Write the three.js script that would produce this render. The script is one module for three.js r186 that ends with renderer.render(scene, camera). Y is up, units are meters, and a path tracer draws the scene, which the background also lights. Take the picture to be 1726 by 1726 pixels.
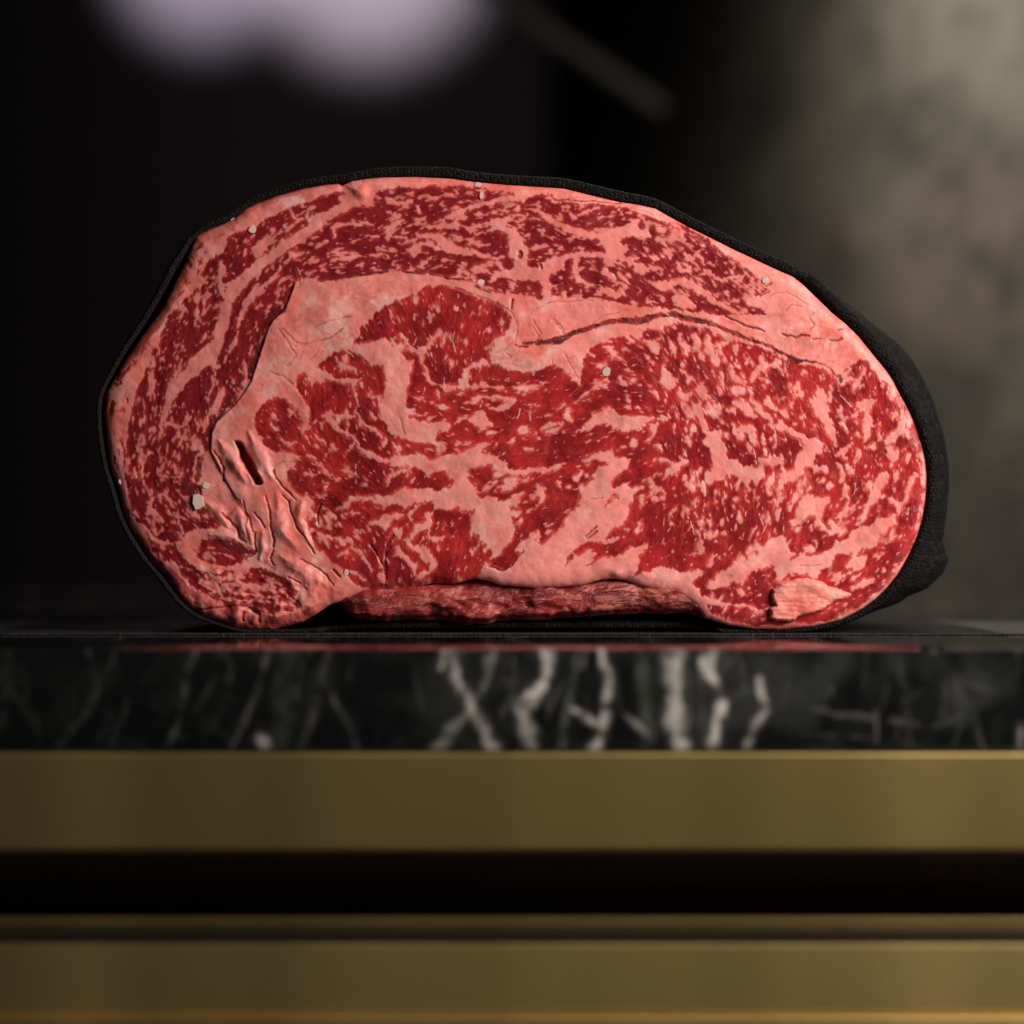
import * as THREE from 'three';
import { RoundedBoxGeometry } from 'three/addons/geometries/RoundedBoxGeometry.js';
import { toCreasedNormals } from 'three/addons/utils/BufferGeometryUtils.js';
import { RectAreaLightUniformsLib } from 'three/addons/lights/RectAreaLightUniformsLib.js';
RectAreaLightUniformsLib.init();

// ---------------------------------------------------------------- camera, exposure, light
const scene = new THREE.Scene();
scene.background = new THREE.Color().setRGB(.0035, .003, .0035);
const renderer = new THREE.WebGLRenderer({ antialias: true });
renderer.toneMapping = THREE.LinearToneMapping; renderer.toneMappingExposure = 1; renderer.shadowMap.enabled = true;
const EYE = 1.0, EYE_H = 0.03726;
const camera = new THREE.PerspectiveCamera(2 * Math.atan(0.15534 / EYE) * 180 / Math.PI, 1, 0.05, 12);
camera.position.set(0, EYE_H, EYE); camera.lookAt(0, EYE_H, 0); camera.updateProjectionMatrix();
camera.focus = EYE - 0.0005; camera.userData.fStop = 4.4;

// a broad warm lamp panel to the right of the viewer, above eye level
const lamp = (name, label, w, h, at, to, colour, intensity, glow) => {
  const g = new THREE.Group(); g.name = name; g.userData = { label, category: 'lamp' }; g.position.set(...at); g.lookAt(...to); scene.add(g);
  const housing = new THREE.Mesh(new RoundedBoxGeometry(w + .03, h + .03, .04, 2, .006), new THREE.MeshStandardMaterial({ color: 0x111111, roughness: .6 })); housing.name = 'housing'; housing.position.z = -.024; g.add(housing);
  const face = new THREE.Mesh(new THREE.BoxGeometry(w, h, .004), new THREE.MeshStandardMaterial({ color: 0x222222, emissive: new THREE.Color().setRGB(...colour), emissiveIntensity: glow })); face.name = 'diffuser'; face.position.z = -.002; g.add(face);
  const l = new THREE.RectAreaLight(new THREE.Color().setRGB(...colour), intensity, w, h); l.position.set(...at); l.lookAt(...to);
  const dir = new THREE.Vector3(...to).sub(l.position).normalize(); l.position.addScaledVector(dir, .004); l.lookAt(...to); scene.add(l);
};
lamp('lamp_panel', 'broad warm lamp panel shining on the beef from the right', .44, .40, [.57, .35, .42], [.05, .05, 0], [1, .91, .84], 17.5, .4);
{ // a small spot lamp over the frame, turned to the stone partition on the right
  const at = new THREE.Vector3(.04, .44, -.38), to = new THREE.Vector3(.21, .14, -.42), c = new THREE.Color().setRGB(1, .89, .74);
  const g = new THREE.Group(); g.name = 'wall_lamp'; g.userData = { label: 'small warm spot lamp turned to the stone wall on the right', category: 'lamp' }; g.position.copy(at); g.lookAt(to); scene.add(g);
  const can = new THREE.Mesh(new THREE.CylinderGeometry(.03, .022, .07, 24).rotateX(Math.PI / 2).translate(0, 0, -.046), new THREE.MeshStandardMaterial({ color: 0x111111, roughness: .6 })); can.name = 'housing'; g.add(can);
  const glass = new THREE.Mesh(new THREE.CylinderGeometry(.025, .025, .004, 24).rotateX(Math.PI / 2).translate(0, 0, -.008), new THREE.MeshStandardMaterial({ color: 0x333333, emissive: c, emissiveIntensity: .8 })); glass.name = 'lens'; g.add(glass);
  const l = new THREE.SpotLight(c, 1.0, 0, 1.35, 1, 2); l.position.copy(at); l.target.position.copy(to); l.castShadow = true; scene.add(l, l.target);
}
const FACE = [
['O',-968,1217,-932,1235,-886,1251,-850,1267,-814,1298,-783,1314,-743,1328,-718,1337,-646,1357,-567,1370,-531,1372,-518,1366,-490,1379,-446,1386,-396,1390,-293,1391,-189,1386,-117,1375,-23,1366,54,1361,157,1355,241,1334,326,1314,385,1305,436,1294,482,1267,536,1238,605,1204,673,1170,736,1141,797,1112,855,1087,882,1066,920,1030,970,981,1017,943,1057,904,1080,875,1107,841,1138,806,1159,776,1184,725,1210,682,1231,632,1247,583,1260,531,1265,475,1262,412,1251,349,1235,301,1206,236,1174,180,1136,135,1102,103,1066,77,999,43,914,23,815,14,734,16,659,27,585,50,554,90,490,126,441,131,380,151,347,164,311,169,270,166,207,148,144,144,67,140,7,146,-40,151,-77,164,-113,169,-180,153,-243,155,-290,144,-353,135,-430,133,-473,119,-508,104,-553,90,-599,59,-639,36,-724,14,-770,14,-824,14,-846,16,-884,34,-940,50,-983,76,-1028,126,-1064,180,-1109,225,-1134,266,-1174,329,-1193,378,-1208,446,-1229,495,-1242,578,-1253,673,-1244,742,-1220,779,-1202,814,-1152,889,-1109,945,-1071,997,-1033,1075,-1004,1132,-981,1188],
['M0',-1190,486,-1193,554,-1181,626,-1168,688,-1152,742,-1127,785,-1109,844,-1096,886,-1051,967,-1017,1006,-983,1030,-968,1066,-945,1103,-923,1138,-877,1166,-871,1210,-839,1229,-787,1235,-761,1256,-698,1287,-614,1319,-536,1346,-508,1350,-506,1325,-488,1305,-434,1307,-416,1341,-389,1352,-346,1359,-290,1357,-189,1364,-117,1359,-65,1350,-11,1346,2,1332,31,1310,74,1334,119,1334,130,1312,254,1307,347,1292,394,1276,427,1267,457,1258,504,1247,554,1226,594,1195,641,1157,691,1125,736,1089,770,1064,772,1049,758,1028,718,1026,707,1012,720,992,767,995,774,985,763,970,704,968,635,967,563,976,473,988,410,992,364,997,317,1008,254,1019,191,1024,67,1022,7,1028,-45,1035,-83,1053,-117,1071,-180,1082,-248,1091,-337,1096,-353,1105,-376,1103,-459,1087,-567,1075,-592,1084,-614,1087,-643,1082,-659,1069,-677,1024,-693,988,-731,952,-743,929,-760,882,-776,830,-796,774,-819,747,-846,702,-895,657,-918,616,-927,563,-949,538,-949,484,-967,466,-954,441,-941,389,-923,364,-898,338,-913,324,-956,320,-995,306,-1006,284,-1037,281,-1084,286,-1103,302,-1121,331,-1154,342,-1172,396],
['M1',-682,466,-684,493,-659,518,-689,540,-711,547,-731,556,-756,576,-774,607,-790,635,-792,653,-770,686,-736,713,-715,718,-686,713,-668,695,-643,666,-639,644,-643,628,-634,616,-616,623,-616,641,-621,661,-616,679,-630,713,-643,738,-655,770,-650,788,-630,794,-608,779,-581,763,-572,781,-596,806,-583,826,-544,851,-511,866,-490,860,-477,882,-473,902,-459,932,-427,963,-396,994,-346,1015,-308,1033,-259,1053,-214,1060,-164,1048,-128,1037,-70,1015,-32,1001,-11,976,-5,943,-11,922,-31,907,-52,886,-65,851,-68,835,-65,817,-52,819,-9,805,23,792,63,794,99,806,122,823,135,814,160,792,191,767,203,754,216,767,207,785,211,819,220,851,241,869,270,886,304,898,333,902,364,907,392,898,410,927,452,923,457,938,482,941,536,936,580,927,610,920,653,895,691,889,736,878,783,860,814,844,855,819,891,817,932,806,963,788,995,760,1004,776,1033,806,1057,835,1078,826,1100,801,1112,770,1121,772,1154,754,1184,713,1215,666,1237,603,1251,522,1256,432,1247,351,1228,297,1197,234,1129,139,1057,81,985,50,913,34,805,25,715,27,652,40,607,65,580,108,517,126,347,153,67,135,-113,153,-293,144,-383,135,-459,140,-472,151,-499,178,-520,202,-554,216,-556,225,-574,245,-605,270,-612,301,-625,326,-628,355,-616,385,-603,403,-617,409,-646,418,-677,445],
['M2',-1127,319,-1108,288,-1083,271,-1036,268,-1011,246,-986,216,-952,191,-892,182,-858,188,-823,175,-802,197,-770,204,-743,196,-705,175,-673,147,-655,129,-670,110,-642,88,-670,66,-705,66,-752,60,-783,66,-820,88,-845,66,-877,66,-883,97,-920,110,-952,129,-983,150,-1014,182,-1046,210,-1077,229,-1099,257],
['f',-1052,213,7.8,-1033,207,9.4,-1014,172,4.7],
['f',-952,160,9.4,-908,135,14.1,-845,150,9.4,-783,141,9.4,-720,129,6.3],
['f',-933,179,7.8,-883,166,9.4,-839,179,11,-820,172,7.8],
['f',-892,107,6.3,-830,100,6.3,-752,100,4.7,-689,88,4.7],
['f',-752,150,4.7,-705,132,4.7,-670,100,6.3],
['f',-861,125,3.1,-798,119,4.7,-736,113,3.1],
['f',-914,154,4.7,-889,141,6.3,-899,119,4.7],
['M2',-967,279,-946,288,-908,288,-861,285,-820,269,-786,252,-802,238,-823,222,-867,207,-924,211,-961,230],
['f',-899,285,2.2,-892,266,2.8,-861,254,2.2,-827,241,3.1,-805,238,2.2],
['f',-942,244,2.2,-889,244,2.8,-845,232,2.2],
['f',-964,272,1.9,-971,254,2.2,-955,238,1.9],
['f',-930,260,3.1,-908,263,3.1],
['d',-889,279,7.8,-852,266,14.1,-820,254,11,-792,249,6.3],
['m',-936,348,9.4,-917,338,14.1,-899,329,9.4],
['m',-936,379,4.7,-924,363,7],
['d',-1002,457,9.4,-983,438,17.2,-961,432,9.4],
['f',-992,379,4.7,-971,366,7.8,-952,348,6.3],
['f',-1024,379,3.9,-1024,348,4.7,-1011,316,3.1],
['f',-1108,398,7.8,-1114,366,6.3,-1096,379,4.7,-1071,354,3.1,-1068,323,4.7,-1083,304,4.7],
['f',-1114,401,6.3,-1089,420,4.7,-1064,429,4.7],
['f',-1046,410,3.1,-1027,391,3.1],
['f',-1042,316,3.1,-1024,301,4.7,-1002,285,4.7],
['f',-1127,463,3.9,-1121,438,2.2],
['f',-1083,485,2.2,-1046,476,4.7,-1002,479,2.2],
['m',-977,279,2.2,-974,254,2.2,-961,238,1.9],
['f',-889,1135,6.3,-883,1113,9.4,-895,1088,11,-889,1057,7.8,-880,1029,6.3],
['f',-924,1088,3.1,-895,1085,6.3],
['f',-883,1063,4.7,-845,1072,7.8],
['f',-849,1207,6.3,-839,1172,3.1],
['VP',-789,1179,-767,1188,-743,1204,-720,1204,-758,1160,-783,1141,-792,1154],
['f',-964,972,7.8,-960,1013,2.2,-949,1060,1.6],
['f',-961,938,7.8,-952,941,4.7],
['f',-1011,997,9.4,-999,985,6.3],
['f',-1058,925,2.5,-1024,944,4.7],
['f',-936,1129,1.6,-911,1132,2.5],
['f',-880,1104,1.6,-839,1097,2.2,-808,1113,1.6],
['f',-924,960,1.6,-924,928,2.2,-946,897,1.6],
['f',-952,1066,1.9,-930,1075,3.1],
['f',-930,1029,2.2,-908,1041,3.1],
['f',-908,1066,1.9,-933,1054,2.5],
['m',-949,1097,3.1,-964,1066,2.2],
['m',-971,1172,4.7,-952,1185,9.4],
['m',-883,1223,3.1,-924,1185,3.9,-946,1160,3.9,-955,1135,4.7,-964,1097,2.2],
['m',-899,1219,6.3,-886,1223,4.7],
['m',-996,1138,6.3,-992,1122,3.9],
['m',-983,1154,3.9,-980,1147,2.2],
['m',-1008,1088,7.8,-992,1072,6.3],
['m',-1014,1044,4.7,-1024,1025,3.1],
['V',-473,1318,23.4,-506,1305,16.2,-567,1267,13.5,-614,1233,14.4,-693,1181,15.3,-770,1123,16.2,-833,1069,16.2,-855,1044,16.2],
['V',-833,1069,16.2,-877,997,17.1,-886,934,17.1,-902,882,19.8,-941,842,27,-981,801,21.6,-1017,767,18.9,-1046,731,17.1,-1064,673,8.1,-1071,641,6.3,-1082,594,5.4],
['V',-666,1156,5.4,-698,1123,4.5,-745,1071,6.3,-796,1028,6.3,-815,985,6.3,-833,952,6.3],
['V',-783,1051,6.3,-808,1013,7.2,-830,967,7.2,-839,916,7.2,-846,896,6.3,-864,857,5.4,-880,830,4.5],
['f',-902,851,2.5,-908,816,9.4,-899,813,7.8],
['f',-911,804,4.7,-914,760,6.3,-927,729,3.1],
['f',-1033,823,1.9,-1033,779,4.7,-1014,769,6.3],
['f',-1064,638,2.2,-1052,641,4.7,-1024,632,6.3,-1002,638,6.3,-983,663,4.7],
['f',-992,679,3.1,-996,654,3.1,-986,625,3.1,-989,591,3.1],
['f',-971,657,1.6,-958,635,3.9,-967,610,3.9,-983,591,3.9],
['V',-996,582,4.7,-983,566,9.4,-955,566,9.4,-946,554,7.8],
['f',-961,547,3.1,-971,525,4.7,-967,491,4.7,-971,466,6.3],
['f',-1024,629,3.1,-1017,604,3.9,-1039,594,3.1],
['f',-1077,604,2.2,-1083,563,2.5,-1083,532,1.9],
['f',-1133,647,1.9,-1143,594,2.2,-1146,554,4.7,-1133,516,6.3,-1130,478,4.7],
['f',-1177,679,4.7,-1177,625,2.5,-1186,585,2.2],
['f',-1108,794,3.9,-1099,751,2.2,-1118,729,2.2],
['f',-1046,819,6.3,-1058,804,1.6],
['f',-1108,672,3.1],
['f',-1008,779,1.6,-1002,823,2.2],
['f',-1021,823,2.2,-1039,760,6.3],
['f',-1080,697,2.2,-1093,688,1.6],
['V',-877,754,3.1,-892,719,12.5,-908,685,11,-920,672,6.3],
['f',-820,823,4.7,-808,788,7.8,-814,760,11],
['f',-795,879,2.2,-802,851,4.7],
['f',-924,685,2.2,-936,641,4.7,-942,619,3.1],
['f',-1055,585,1.3,-1058,522,1.6],
['f',-996,582,1.3,-997,516,1.3],
['f',-1171,485,4.7,-1158,497,6.3,-1152,478,4.7],
['f',-1205,547,4.7,-1193,507,2.5,-1196,478,3.1],
['f',-1190,600,2.2,-1183,563,2.2],
['f',-1133,616,1.6,-1136,547,1.9],
['d',-758,895,6.3,-777,857,6.3,-795,816,9.4,-802,782,6.3],
['d',-827,791,3.1,-833,754,3.9],
['d',-849,751,2.2,-861,716,7,-883,679,7.8,-899,654,4.7],
['d',-913,660,3.9,-914,647,6.3],
['d',-920,629,6.3,-927,610,6.3],
['d',-936,579,3.9,-927,569,3.1],
['d',-955,535,7.8,-958,500,9.4,-961,472,6.3],
['d',-977,550,3.9,-958,554,4.7],
['m',-1114,885,2.2,-1146,844,3.1,-1161,813,3.9,-1165,788,2.8,-1190,766,2.2,-1221,760,2.5],
['m',-1208,785,9.4,-1180,804,4.7,-1161,829,4.7],
['m',-1224,697,9.4,-1227,666,7.8],
['m',-1193,685,4.7,-1215,676,3.1],
['m',-1236,666,6.3,-1227,704,4.7],
['m',-1180,716,2.2,-1174,694,3.1],
['m',-1199,591,9.4,-1193,579,7.8],
['m',-1211,566,4.7,-1202,538,6.3],
['m',-1221,538,6.3,-1208,491,6.3],
['V',-749,1209,3.1,-740,1206,9.4,-765,1187,14.1,-777,1169,8.6,-783,1150,4.7],
['f',-542,1209,4.7,-542,1234,4.7],
['V',-564,1247,2.5,-521,1244,5.5,-496,1248,6.6,-458,1247,6.6,-427,1244,7],
['V',-380,1203,9.4,-380,1228,8.6,-345,1247,4.7,-320,1256,2.2],
['f',-492,1190,3.9,-458,1200,4.4,-402,1209,2.8],
['f',-373,1312,5.5,-333,1309,5.5,-305,1316,3.9],
['f',-370,1287,7,-355,1272,3.9],
['V',-658,1153,4.7,-633,1162,5.9,-608,1162,3.1,-583,1184,7,-558,1197,5.5],
['f',-583,1165,3.9,-558,1162,4.4],
['V',-533,1140,2.5,-489,1144,3.4,-442,1153,5.9,-377,1150,5.9],
['f',-564,1112,1.3,-536,1115,2.2,-470,1144,1.6],
['f',-483,1119,2.5,-458,1119,4.1],
['f',-630,1266,4.7,-614,1259,6.3,-577,1278,5.6,-552,1287,6.3],
['f',-630,1259,3.9,-664,1266,3.9,-671,1284,4.4],
['f',-655,1275,1.3,-602,1297,2.5],
['V',-308,1165,7.8,-293,1172,9.4],
['f',-702,1244,4.7],
['f',-693,1244,5.5,-692,1243,5.5],
['f',-711,1222,3.9,-696,1228,2.2],
['f',-702,1194,2.2,-671,1219,1.6],
['f',-577,1281,2.2,-596,1275,4.7],
['f',-639,1125,2.2,-621,1140,3.1,-602,1150,3.1],
['f',-658,1115,4.7,-649,1097,2.5],
['f',-677,1090,3.1,-671,1078,2.2],
['f',-370,1109,4.7,-345,1097,6.3],
['f',-693,1059,2.2,-696,1034,2.2],
['f',-715,1012,3.1,-699,1006,6.3,-696,993,4.7],
['f',-761,990,2.2,-740,984,3.1],
['f',-777,1247,1.6,-755,1259,1.9],
['f',-755,1147,2.2,-715,1197,1.6],
['f',-783,946,4.7,-783,946,4.7],
['f',-802,918,3.9,-802,918,3.9],
['f',-805,953,2.5,-805,952,2.5],
['d',-586,1079,7,-552,1081,5.6,-502,1086,5,-427,1095,5,-377,1102,4.4],
['d',-740,971,7.8,-721,982,12.5,-699,984,7],
['d',-342,1350,3.9,-327,1347,3.9],
['f',-271,1328,2.2,-236,1325,3.1,-208,1334,5.6,-168,1338,4.1],
['f',-374,1312,5.5,-343,1309,5.5,-308,1316,4.1],
['f',-290,1300,7,-280,1284,4.1],
['f',-377,1284,6.3,-365,1280,6.3],
['V',-199,1269,7,-171,1272,8.1,-133,1294,7.8,-96,1303,7,-46,1316,7.8,1,1325,11,30,1328,14.1],
['f',-111,1275,1.9,-83,1278,3.1,-42,1287,4.1,-8,1284,4.1],
['VP',-71,1259,-39,1266,-8,1275,5,1259,-17,1247,8,1237,26,1209,36,1184,51,1169,45,1140,45,1119,67,1115,86,1112,92,1109,117,1128,157,1147,157,1109,117,1090,92,1078,111,1062,114,1037,105,1022,92,1025,86,1050,83,1068,48,1075,8,1075,-30,1084,-46,1075,-61,1062,-74,1068,-52,1097,-24,1103,5,1106,5,1122,-8,1150,-11,1187,-20,1219,-46,1228,-83,1216,-117,1214,-117,1222,-83,1222,-64,1234,-77,1247],
['m',-14,1253,2.2,8,1244,3.1,26,1231,1.6],
['m',-17,1241,1.6,14,1228,2.5,30,1209,1.6],
['f',-171,1247,4.7,-146,1234,1.9,-127,1222,2.2],
['V',-227,1234,7,-196,1241,7,-171,1237,5.9,-164,1228,3.9],
['V',-290,1209,5.5,-252,1209,8.1,-227,1206,11.3,-202,1181,16.4,-171,1165,13.3,-133,1159,11,-96,1153,5.6,-71,1144,2.5],
['f',-277,1190,4.1,-252,1181,4.1,-221,1165,5.6],
['f',-290,1184,4.1,-305,1165,7,-299,1150,8.1,-280,1153,3.1,-252,1156,1.9],
['f',-246,1144,5.6,-258,1128,5.9,-283,1119,5.6],
['f',-305,1115,7,-305,1115,7],
['f',-377,1219,7.8,-368,1206,5.6,-333,1206,3.4],
['f',-383,1237,5.6,-352,1250,5.6,-321,1259,1.9],
['f',-152,1122,5.6,-158,1103,7,-133,1097,5.6],
['f',-83,1103,8.6,-83,1103,8.6],
['f',-121,1090,4.1,-114,1078,5.6],
['f',-96,1065,11,-95,1065,11],
['f',-114,1187,2.2,-102,1181,5.6,-71,1184,5.3],
['f',-92,1341,3.9,-92,1325,6.3],
['f',-102,1363,7.8,-102,1362,7.8],
['f',-124,1247,2.5,-102,1241,5.6,-77,1247,5.6],
['f',17,1291,7,1,1284,2.5],
['f',92,1212,6.3,92,1212,6.3],
['f',73,1119,1.9,77,1134,1.3],
['f',-352,1134,1.3,-305,1140,1.6,-280,1147,1.3],
['f',-71,1140,3.1,-46,1140,4.7,-30,1144,3.9],
['f',-77,1128,2.5,-46,1128,3.9],
['f',-205,1247,1.9,-252,1237,3.1,-280,1234,2.2],
['f',-227,1253,2.2,-208,1259,3.9],
['f',-189,1328,1.6,-146,1331,2.5],
['f',-321,1325,2.2,-352,1328,1.9],
['f',36,1300,1.3,45,1272,1.3],
['f',-164,1312,1.6,-102,1316,2.5],
['f',-365,1175,3.9],
['f',-374,1172,4.7,-374,1171,4.7],
['f',-346,1147,1.9,-365,1156,2.5],
['f',-290,1203,1.9,-333,1184,1.9],
['d',-321,1096,3.8,-261,1096,3.8],
['d',-249,1090,2.2,-189,1083,2.2,-124,1072,2.5],
['d',-108,1059,4.1,-96,1051,4.1],
['d',-86,1048,3.4,-64,1040,3.4],
['d',-340,1347,3.9,-324,1348,3.9],
['c',19,1147,5.3,25,1156,5.3],
['c',-2,987,2.2,-1,1000,4.1,2,1012,3.1],
['c',86,1122,2.5,89,1109,1.3],
['c',114,1062,1.9,133,1064,2.5,157,1067,1.6],
['V',60,1284,3.9,73,1281,5.6,101,1269,8.1,123,1250,8.4,160,1234,9.7,207,1219,11.3,242,1209,14.1],
['VP',236,1222,267,1219,292,1222,317,1237,348,1250,373,1262,395,1262,379,1244,386,1231,411,1228,426,1216,423,1203,398,1206,367,1206,339,1200,329,1187,339,1175,361,1165,342,1159,342,1144,367,1131,398,1125,401,1100,408,1078,436,1072,473,1075,505,1078,536,1075,561,1053,595,1037,607,1028,607,1006,583,1022,555,1047,527,1059,501,1056,473,1047,461,1037,436,1050,404,1075,383,1093,367,1115,342,1128,317,1140,273,1144,242,1144,217,1147,211,1162,254,1158,286,1156,286,1172,261,1190],
['V',170,1147,9.4,211,1153,7.8,254,1151,7],
['V',195,1140,7.8,189,1100,11.3,201,1075,8.8,229,1059,7.2,261,1050,8.8,298,1040,9.7,317,1028,9.4,329,1043,8.6,348,1025,5.6],
['V',85,1109,9.4,98,1122,12.5,129,1137,11,170,1144,9.4],
['V',95,1093,14.1,99,1062,11,101,1025,9.4],
['VP',267,1112,286,1112,317,1090,317,1068,295,1075,273,1090],
['VP',483,1022,505,1034,530,1025,548,1006,567,987,548,981,514,984,495,1000],
['f',157,1034,9.4,158,1034,9.4],
['f',323,1284,7.2,323,1284,7.2],
['f',267,1262,5.6,286,1269,3.4],
['f',204,1269,2.5,223,1281,3.4,261,1294,2.5],
['f',185,1261,7.2,176,1275,2.5],
['f',198,1244,1.4,223,1262,1.4],
['f',142,1172,5.3,151,1181,2.8,176,1187,1.9],
['f',434,1144,10.3,435,1143,10.3],
['f',480,1150,5.6,480,1140,5.6],
['f',442,1231,9.4,458,1225,6.9],
['f',376,1186,4.7,377,1185,4.7],
['f',417,1112,5.6,448,1108,5.6],
['f',505,1122,4.7,514,1106,6.9,539,1103,8.4],
['f',517,1159,5.6,530,1137,6.9,548,1144,7.8],
['f',580,1097,6.9,580,1096,6.9],
['f',445,1200,4.7,455,1190,3.8],
['f',411,1248,4.7,411,1248,4.7],
['f',520,1190,3.8,548,1178,2.5],
['f',567,1165,4.7,555,1153,3.1],
['f',143,1261,4.1,144,1261,4.1],
['f',486,1247,1.9,514,1234,3.1,520,1219,4.1],
['f',536,1203,2.2,567,1194,3.1,580,1175,4.1],
['f',498,1162,2.2,511,1140,2.2],
['f',580,1122,2.5,598,1128,3.9],
['f',555,1090,2.2,573,1072,4.7],
['f',473,1216,1.6,505,1203,2.2],
['f',408,1090,2.5,408,1090,2.5],
['f',286,1122,1.9,308,1119,2.5],
['f',392,1043,6.3,379,1031,3.9],
['f',398,1009,2.2,433,1009,4.7],
['f',114,1325,4.1,114,1325,4.1],
['f',123,1303,2.2,142,1303,1.6],
['f',164,1306,2.2,170,1294,3.9],
['f',295,1250,2.2,295,1250,2.2],
['f',442,1031,1.6,467,1025,2.2],
['f',473,1090,1.6,505,1084,3.1],
['f',304,1059,1.9,336,1065,2.5],
['f',217,1137,1.6,242,1122,1.3],
['f',92,1206,2.2,95,1222,3.1],
['f',142,1197,1.3,185,1200,1.9],
['f',176,1047,4.7,176,1046,4.7],
['f',207,1043,3.8,208,1043,3.8],
['m',236,1050,2.5,261,1040,5.6,286,1031,3.8],
['c',126,1317,1.4,176,1317,1,254,1314,1,329,1309,1],
['c',403,1190,3.1,414,1189,2.2],
['c',85,1122,2.8,89,1109,1.3],
['d',35,885,4.1,67,886,5.9,114,886,7.2,139,893,12.5,167,906,8.8,201,921,7.2,254,937,7.2,301,950,7.8,348,953,9.1,379,950,11,404,956,9.4,442,968,6.9,473,971,6.3,536,962,5.6,607,943,5.3],
['V',517,1069,13.1,545,1057,11.3,579,1035,9.7,610,1013,9.4,648,988,8.4,686,975,5.6],
['f',535,1113,6.9,517,1104,5.6],
['V',585,1107,8.1,610,1085,8.1,626,1072,5.6,667,1085,5.6,689,1088,4.1],
['f',648,1038,8.4,657,1029,4.1],
['V',711,1022,15.6,729,1010,11,751,1019,9.4],
['f',648,1129,8.8,648,1128,8.8],
['f',704,1094,6.9,692,1075,5.6],
['f',729,1075,6.9,730,1075,6.9],
['f',610,1066,5.6,617,1054,3.8],
['f',535,1207,2.2,554,1194,4.1],
['f',523,1188,6.3,548,1166,3.1],
['f',579,1138,3.1,560,1157,4.1],
['f',604,1169,2.2,629,1157,2.2],
['f',579,1166,5.6,595,1157,3.8],
['f',673,1116,4.7,673,1116,4.7],
['f',623,1147,3.1,623,1147,3.1],
['f',736,1066,1.9,692,1050,2.5],
['f',635,1007,3.1,654,1000,5.6],
['f',535,1144,5.6,536,1144,5.6],
['f',535,1219,1.3,579,1207,1.6],
['f',595,1129,1.9,620,1116,2.5],
['f',576,1132,3.8,576,1131,3.8],
['f',664,1010,4.7,686,1016,4.1],
['f',732,1041,1.6,733,1041,1.6],
['f',564,1091,4.1,564,1091,4.1],
['f',535,1151,4.7,536,1150,4.7],
['f',667,1100,4.1,667,1100,4.1],
['f',692,1157,2.5,692,1156,2.5],
['c',648,963,1,679,952,1.9,711,936,2.7,736,930,1.9,764,921,1],
['c',817,911,1,842,905,1.6,858,897,2.5,876,906,2.8,901,906,1.3],
['c',914,897,1,936,897,1],
['c',964,892,1,989,893,1.3,1002,899,1],
['c',989,921,1,1002,927,1],
['c',617,968,1.6,629,969,1.3],
['c',761,970,1,770,971,1],
['c',754,1027,1,779,1041,1],
['c',767,1057,1,786,1066,1],
['l',776,1019,1,798,1035,1,833,1038,1,867,1019,1,905,1000,1],
['l',829,985,1,845,1000,1,880,997,1],
['l',892,910,2.2,914,938,2.2,901,963,2.2,914,978,2.2],
['d',517,960,5.3,579,949,5.6,626,935,5.6,673,910,5,736,890,4.4,783,874,4.4,829,848,5.6,861,830,7.2,892,832,2.8,923,828,2,955,813,2,986,783,2.3],
['d',998,774,7.8,999,774,7.8],
['d',994,785,6.3,999,769,5.6],
['d',1006,798,1.6,1041,816,1.6],
['V',-596,796,8.6,-561,782,9.4,-521,769,5.9,-483,769,8.6,-464,776,4.1],
['V',-483,766,8.6,-481,741,2.8,-474,710,1.9,-467,694,5.6,-477,679,4.1,-464,654,2.2,-461,629,1.4],
['VP',-533,816,-517,826,-514,848,-502,848,-510,823,-502,810,-480,813,-469,804,-470,785,-483,798,-502,805,-524,798],
['V',-608,641,2.8,-586,663,3.4,-564,669,5.6,-552,647,8.6,-527,619,8.6,-496,604,6.3,-480,594,5.9,-483,575,5.6,-502,557,6.6,-511,541,2.5],
['V',-480,591,5.9,-464,566,7.2,-430,544,8.8,-402,527,9.1,-370,525,8.8,-333,532,8.8,-293,533,9.4],
['V',-455,647,4.1,-433,625,6.6,-402,607,4.4,-383,588,4.4,-392,579,7.2,-399,566,4.1],
['f',-614,547,4.1,-586,516,5,-567,491,4.1,-539,478,2.8],
['f',-633,488,2.5,-608,482,3.4,-583,488,1.9],
['V',-702,541,9.4,-671,538,7.8,-639,538,4.7,-614,544,3.8],
['f',-771,597,1.9,-730,600,1.9,-699,588,3.4,-686,579,5.6,-658,582,1.9],
['f',-683,682,4.1,-671,672,8.6,-677,657,2.8],
['f',-730,672,2.5,-727,657,5,-721,672,2.5],
['f',-677,625,1.9,-646,625,3.4],
['f',-414,654,5.6,-424,663,4.7],
['f',-436,679,1.9,-417,657,5.6],
['f',-458,754,5.6,-461,763,2.2],
['f',-574,460,3.1,-558,457,5.6,-574,438,3.1],
['f',-530,466,5.6,-524,475,4.1],
['f',-458,453,5.6,-458,453,5.6],
['f',-383,466,5.6,-367,485,4.1,-327,500,1.9],
['f',-630,779,2.2,-608,769,5,-614,757,3.8],
['f',-561,694,1.4,-571,716,1.4,-574,754,1.3],
['f',-555,672,1.6,-508,660,2.2,-480,663,3.1],
['f',-502,616,1.3,-502,685,1.3],
['f',-499,748,1.9,-502,729,2.2,-492,719,2.2],
['f',-552,575,3.1,-542,560,4.7],
['f',-589,591,1.6,-571,585,3.1],
['f',-627,600,4.7,-627,600,4.7],
['f',-430,738,1.9,-436,722,4.7],
['f',-424,719,1.9,-402,722,3.1],
['f',-361,594,3.8,-361,594,3.8],
['f',-564,544,3.1,-564,544,3.1],
['f',-483,494,1.6,-508,497,6.3,-496,507,1.6],
['f',-496,478,4.7,-495,478,4.7],
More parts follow.
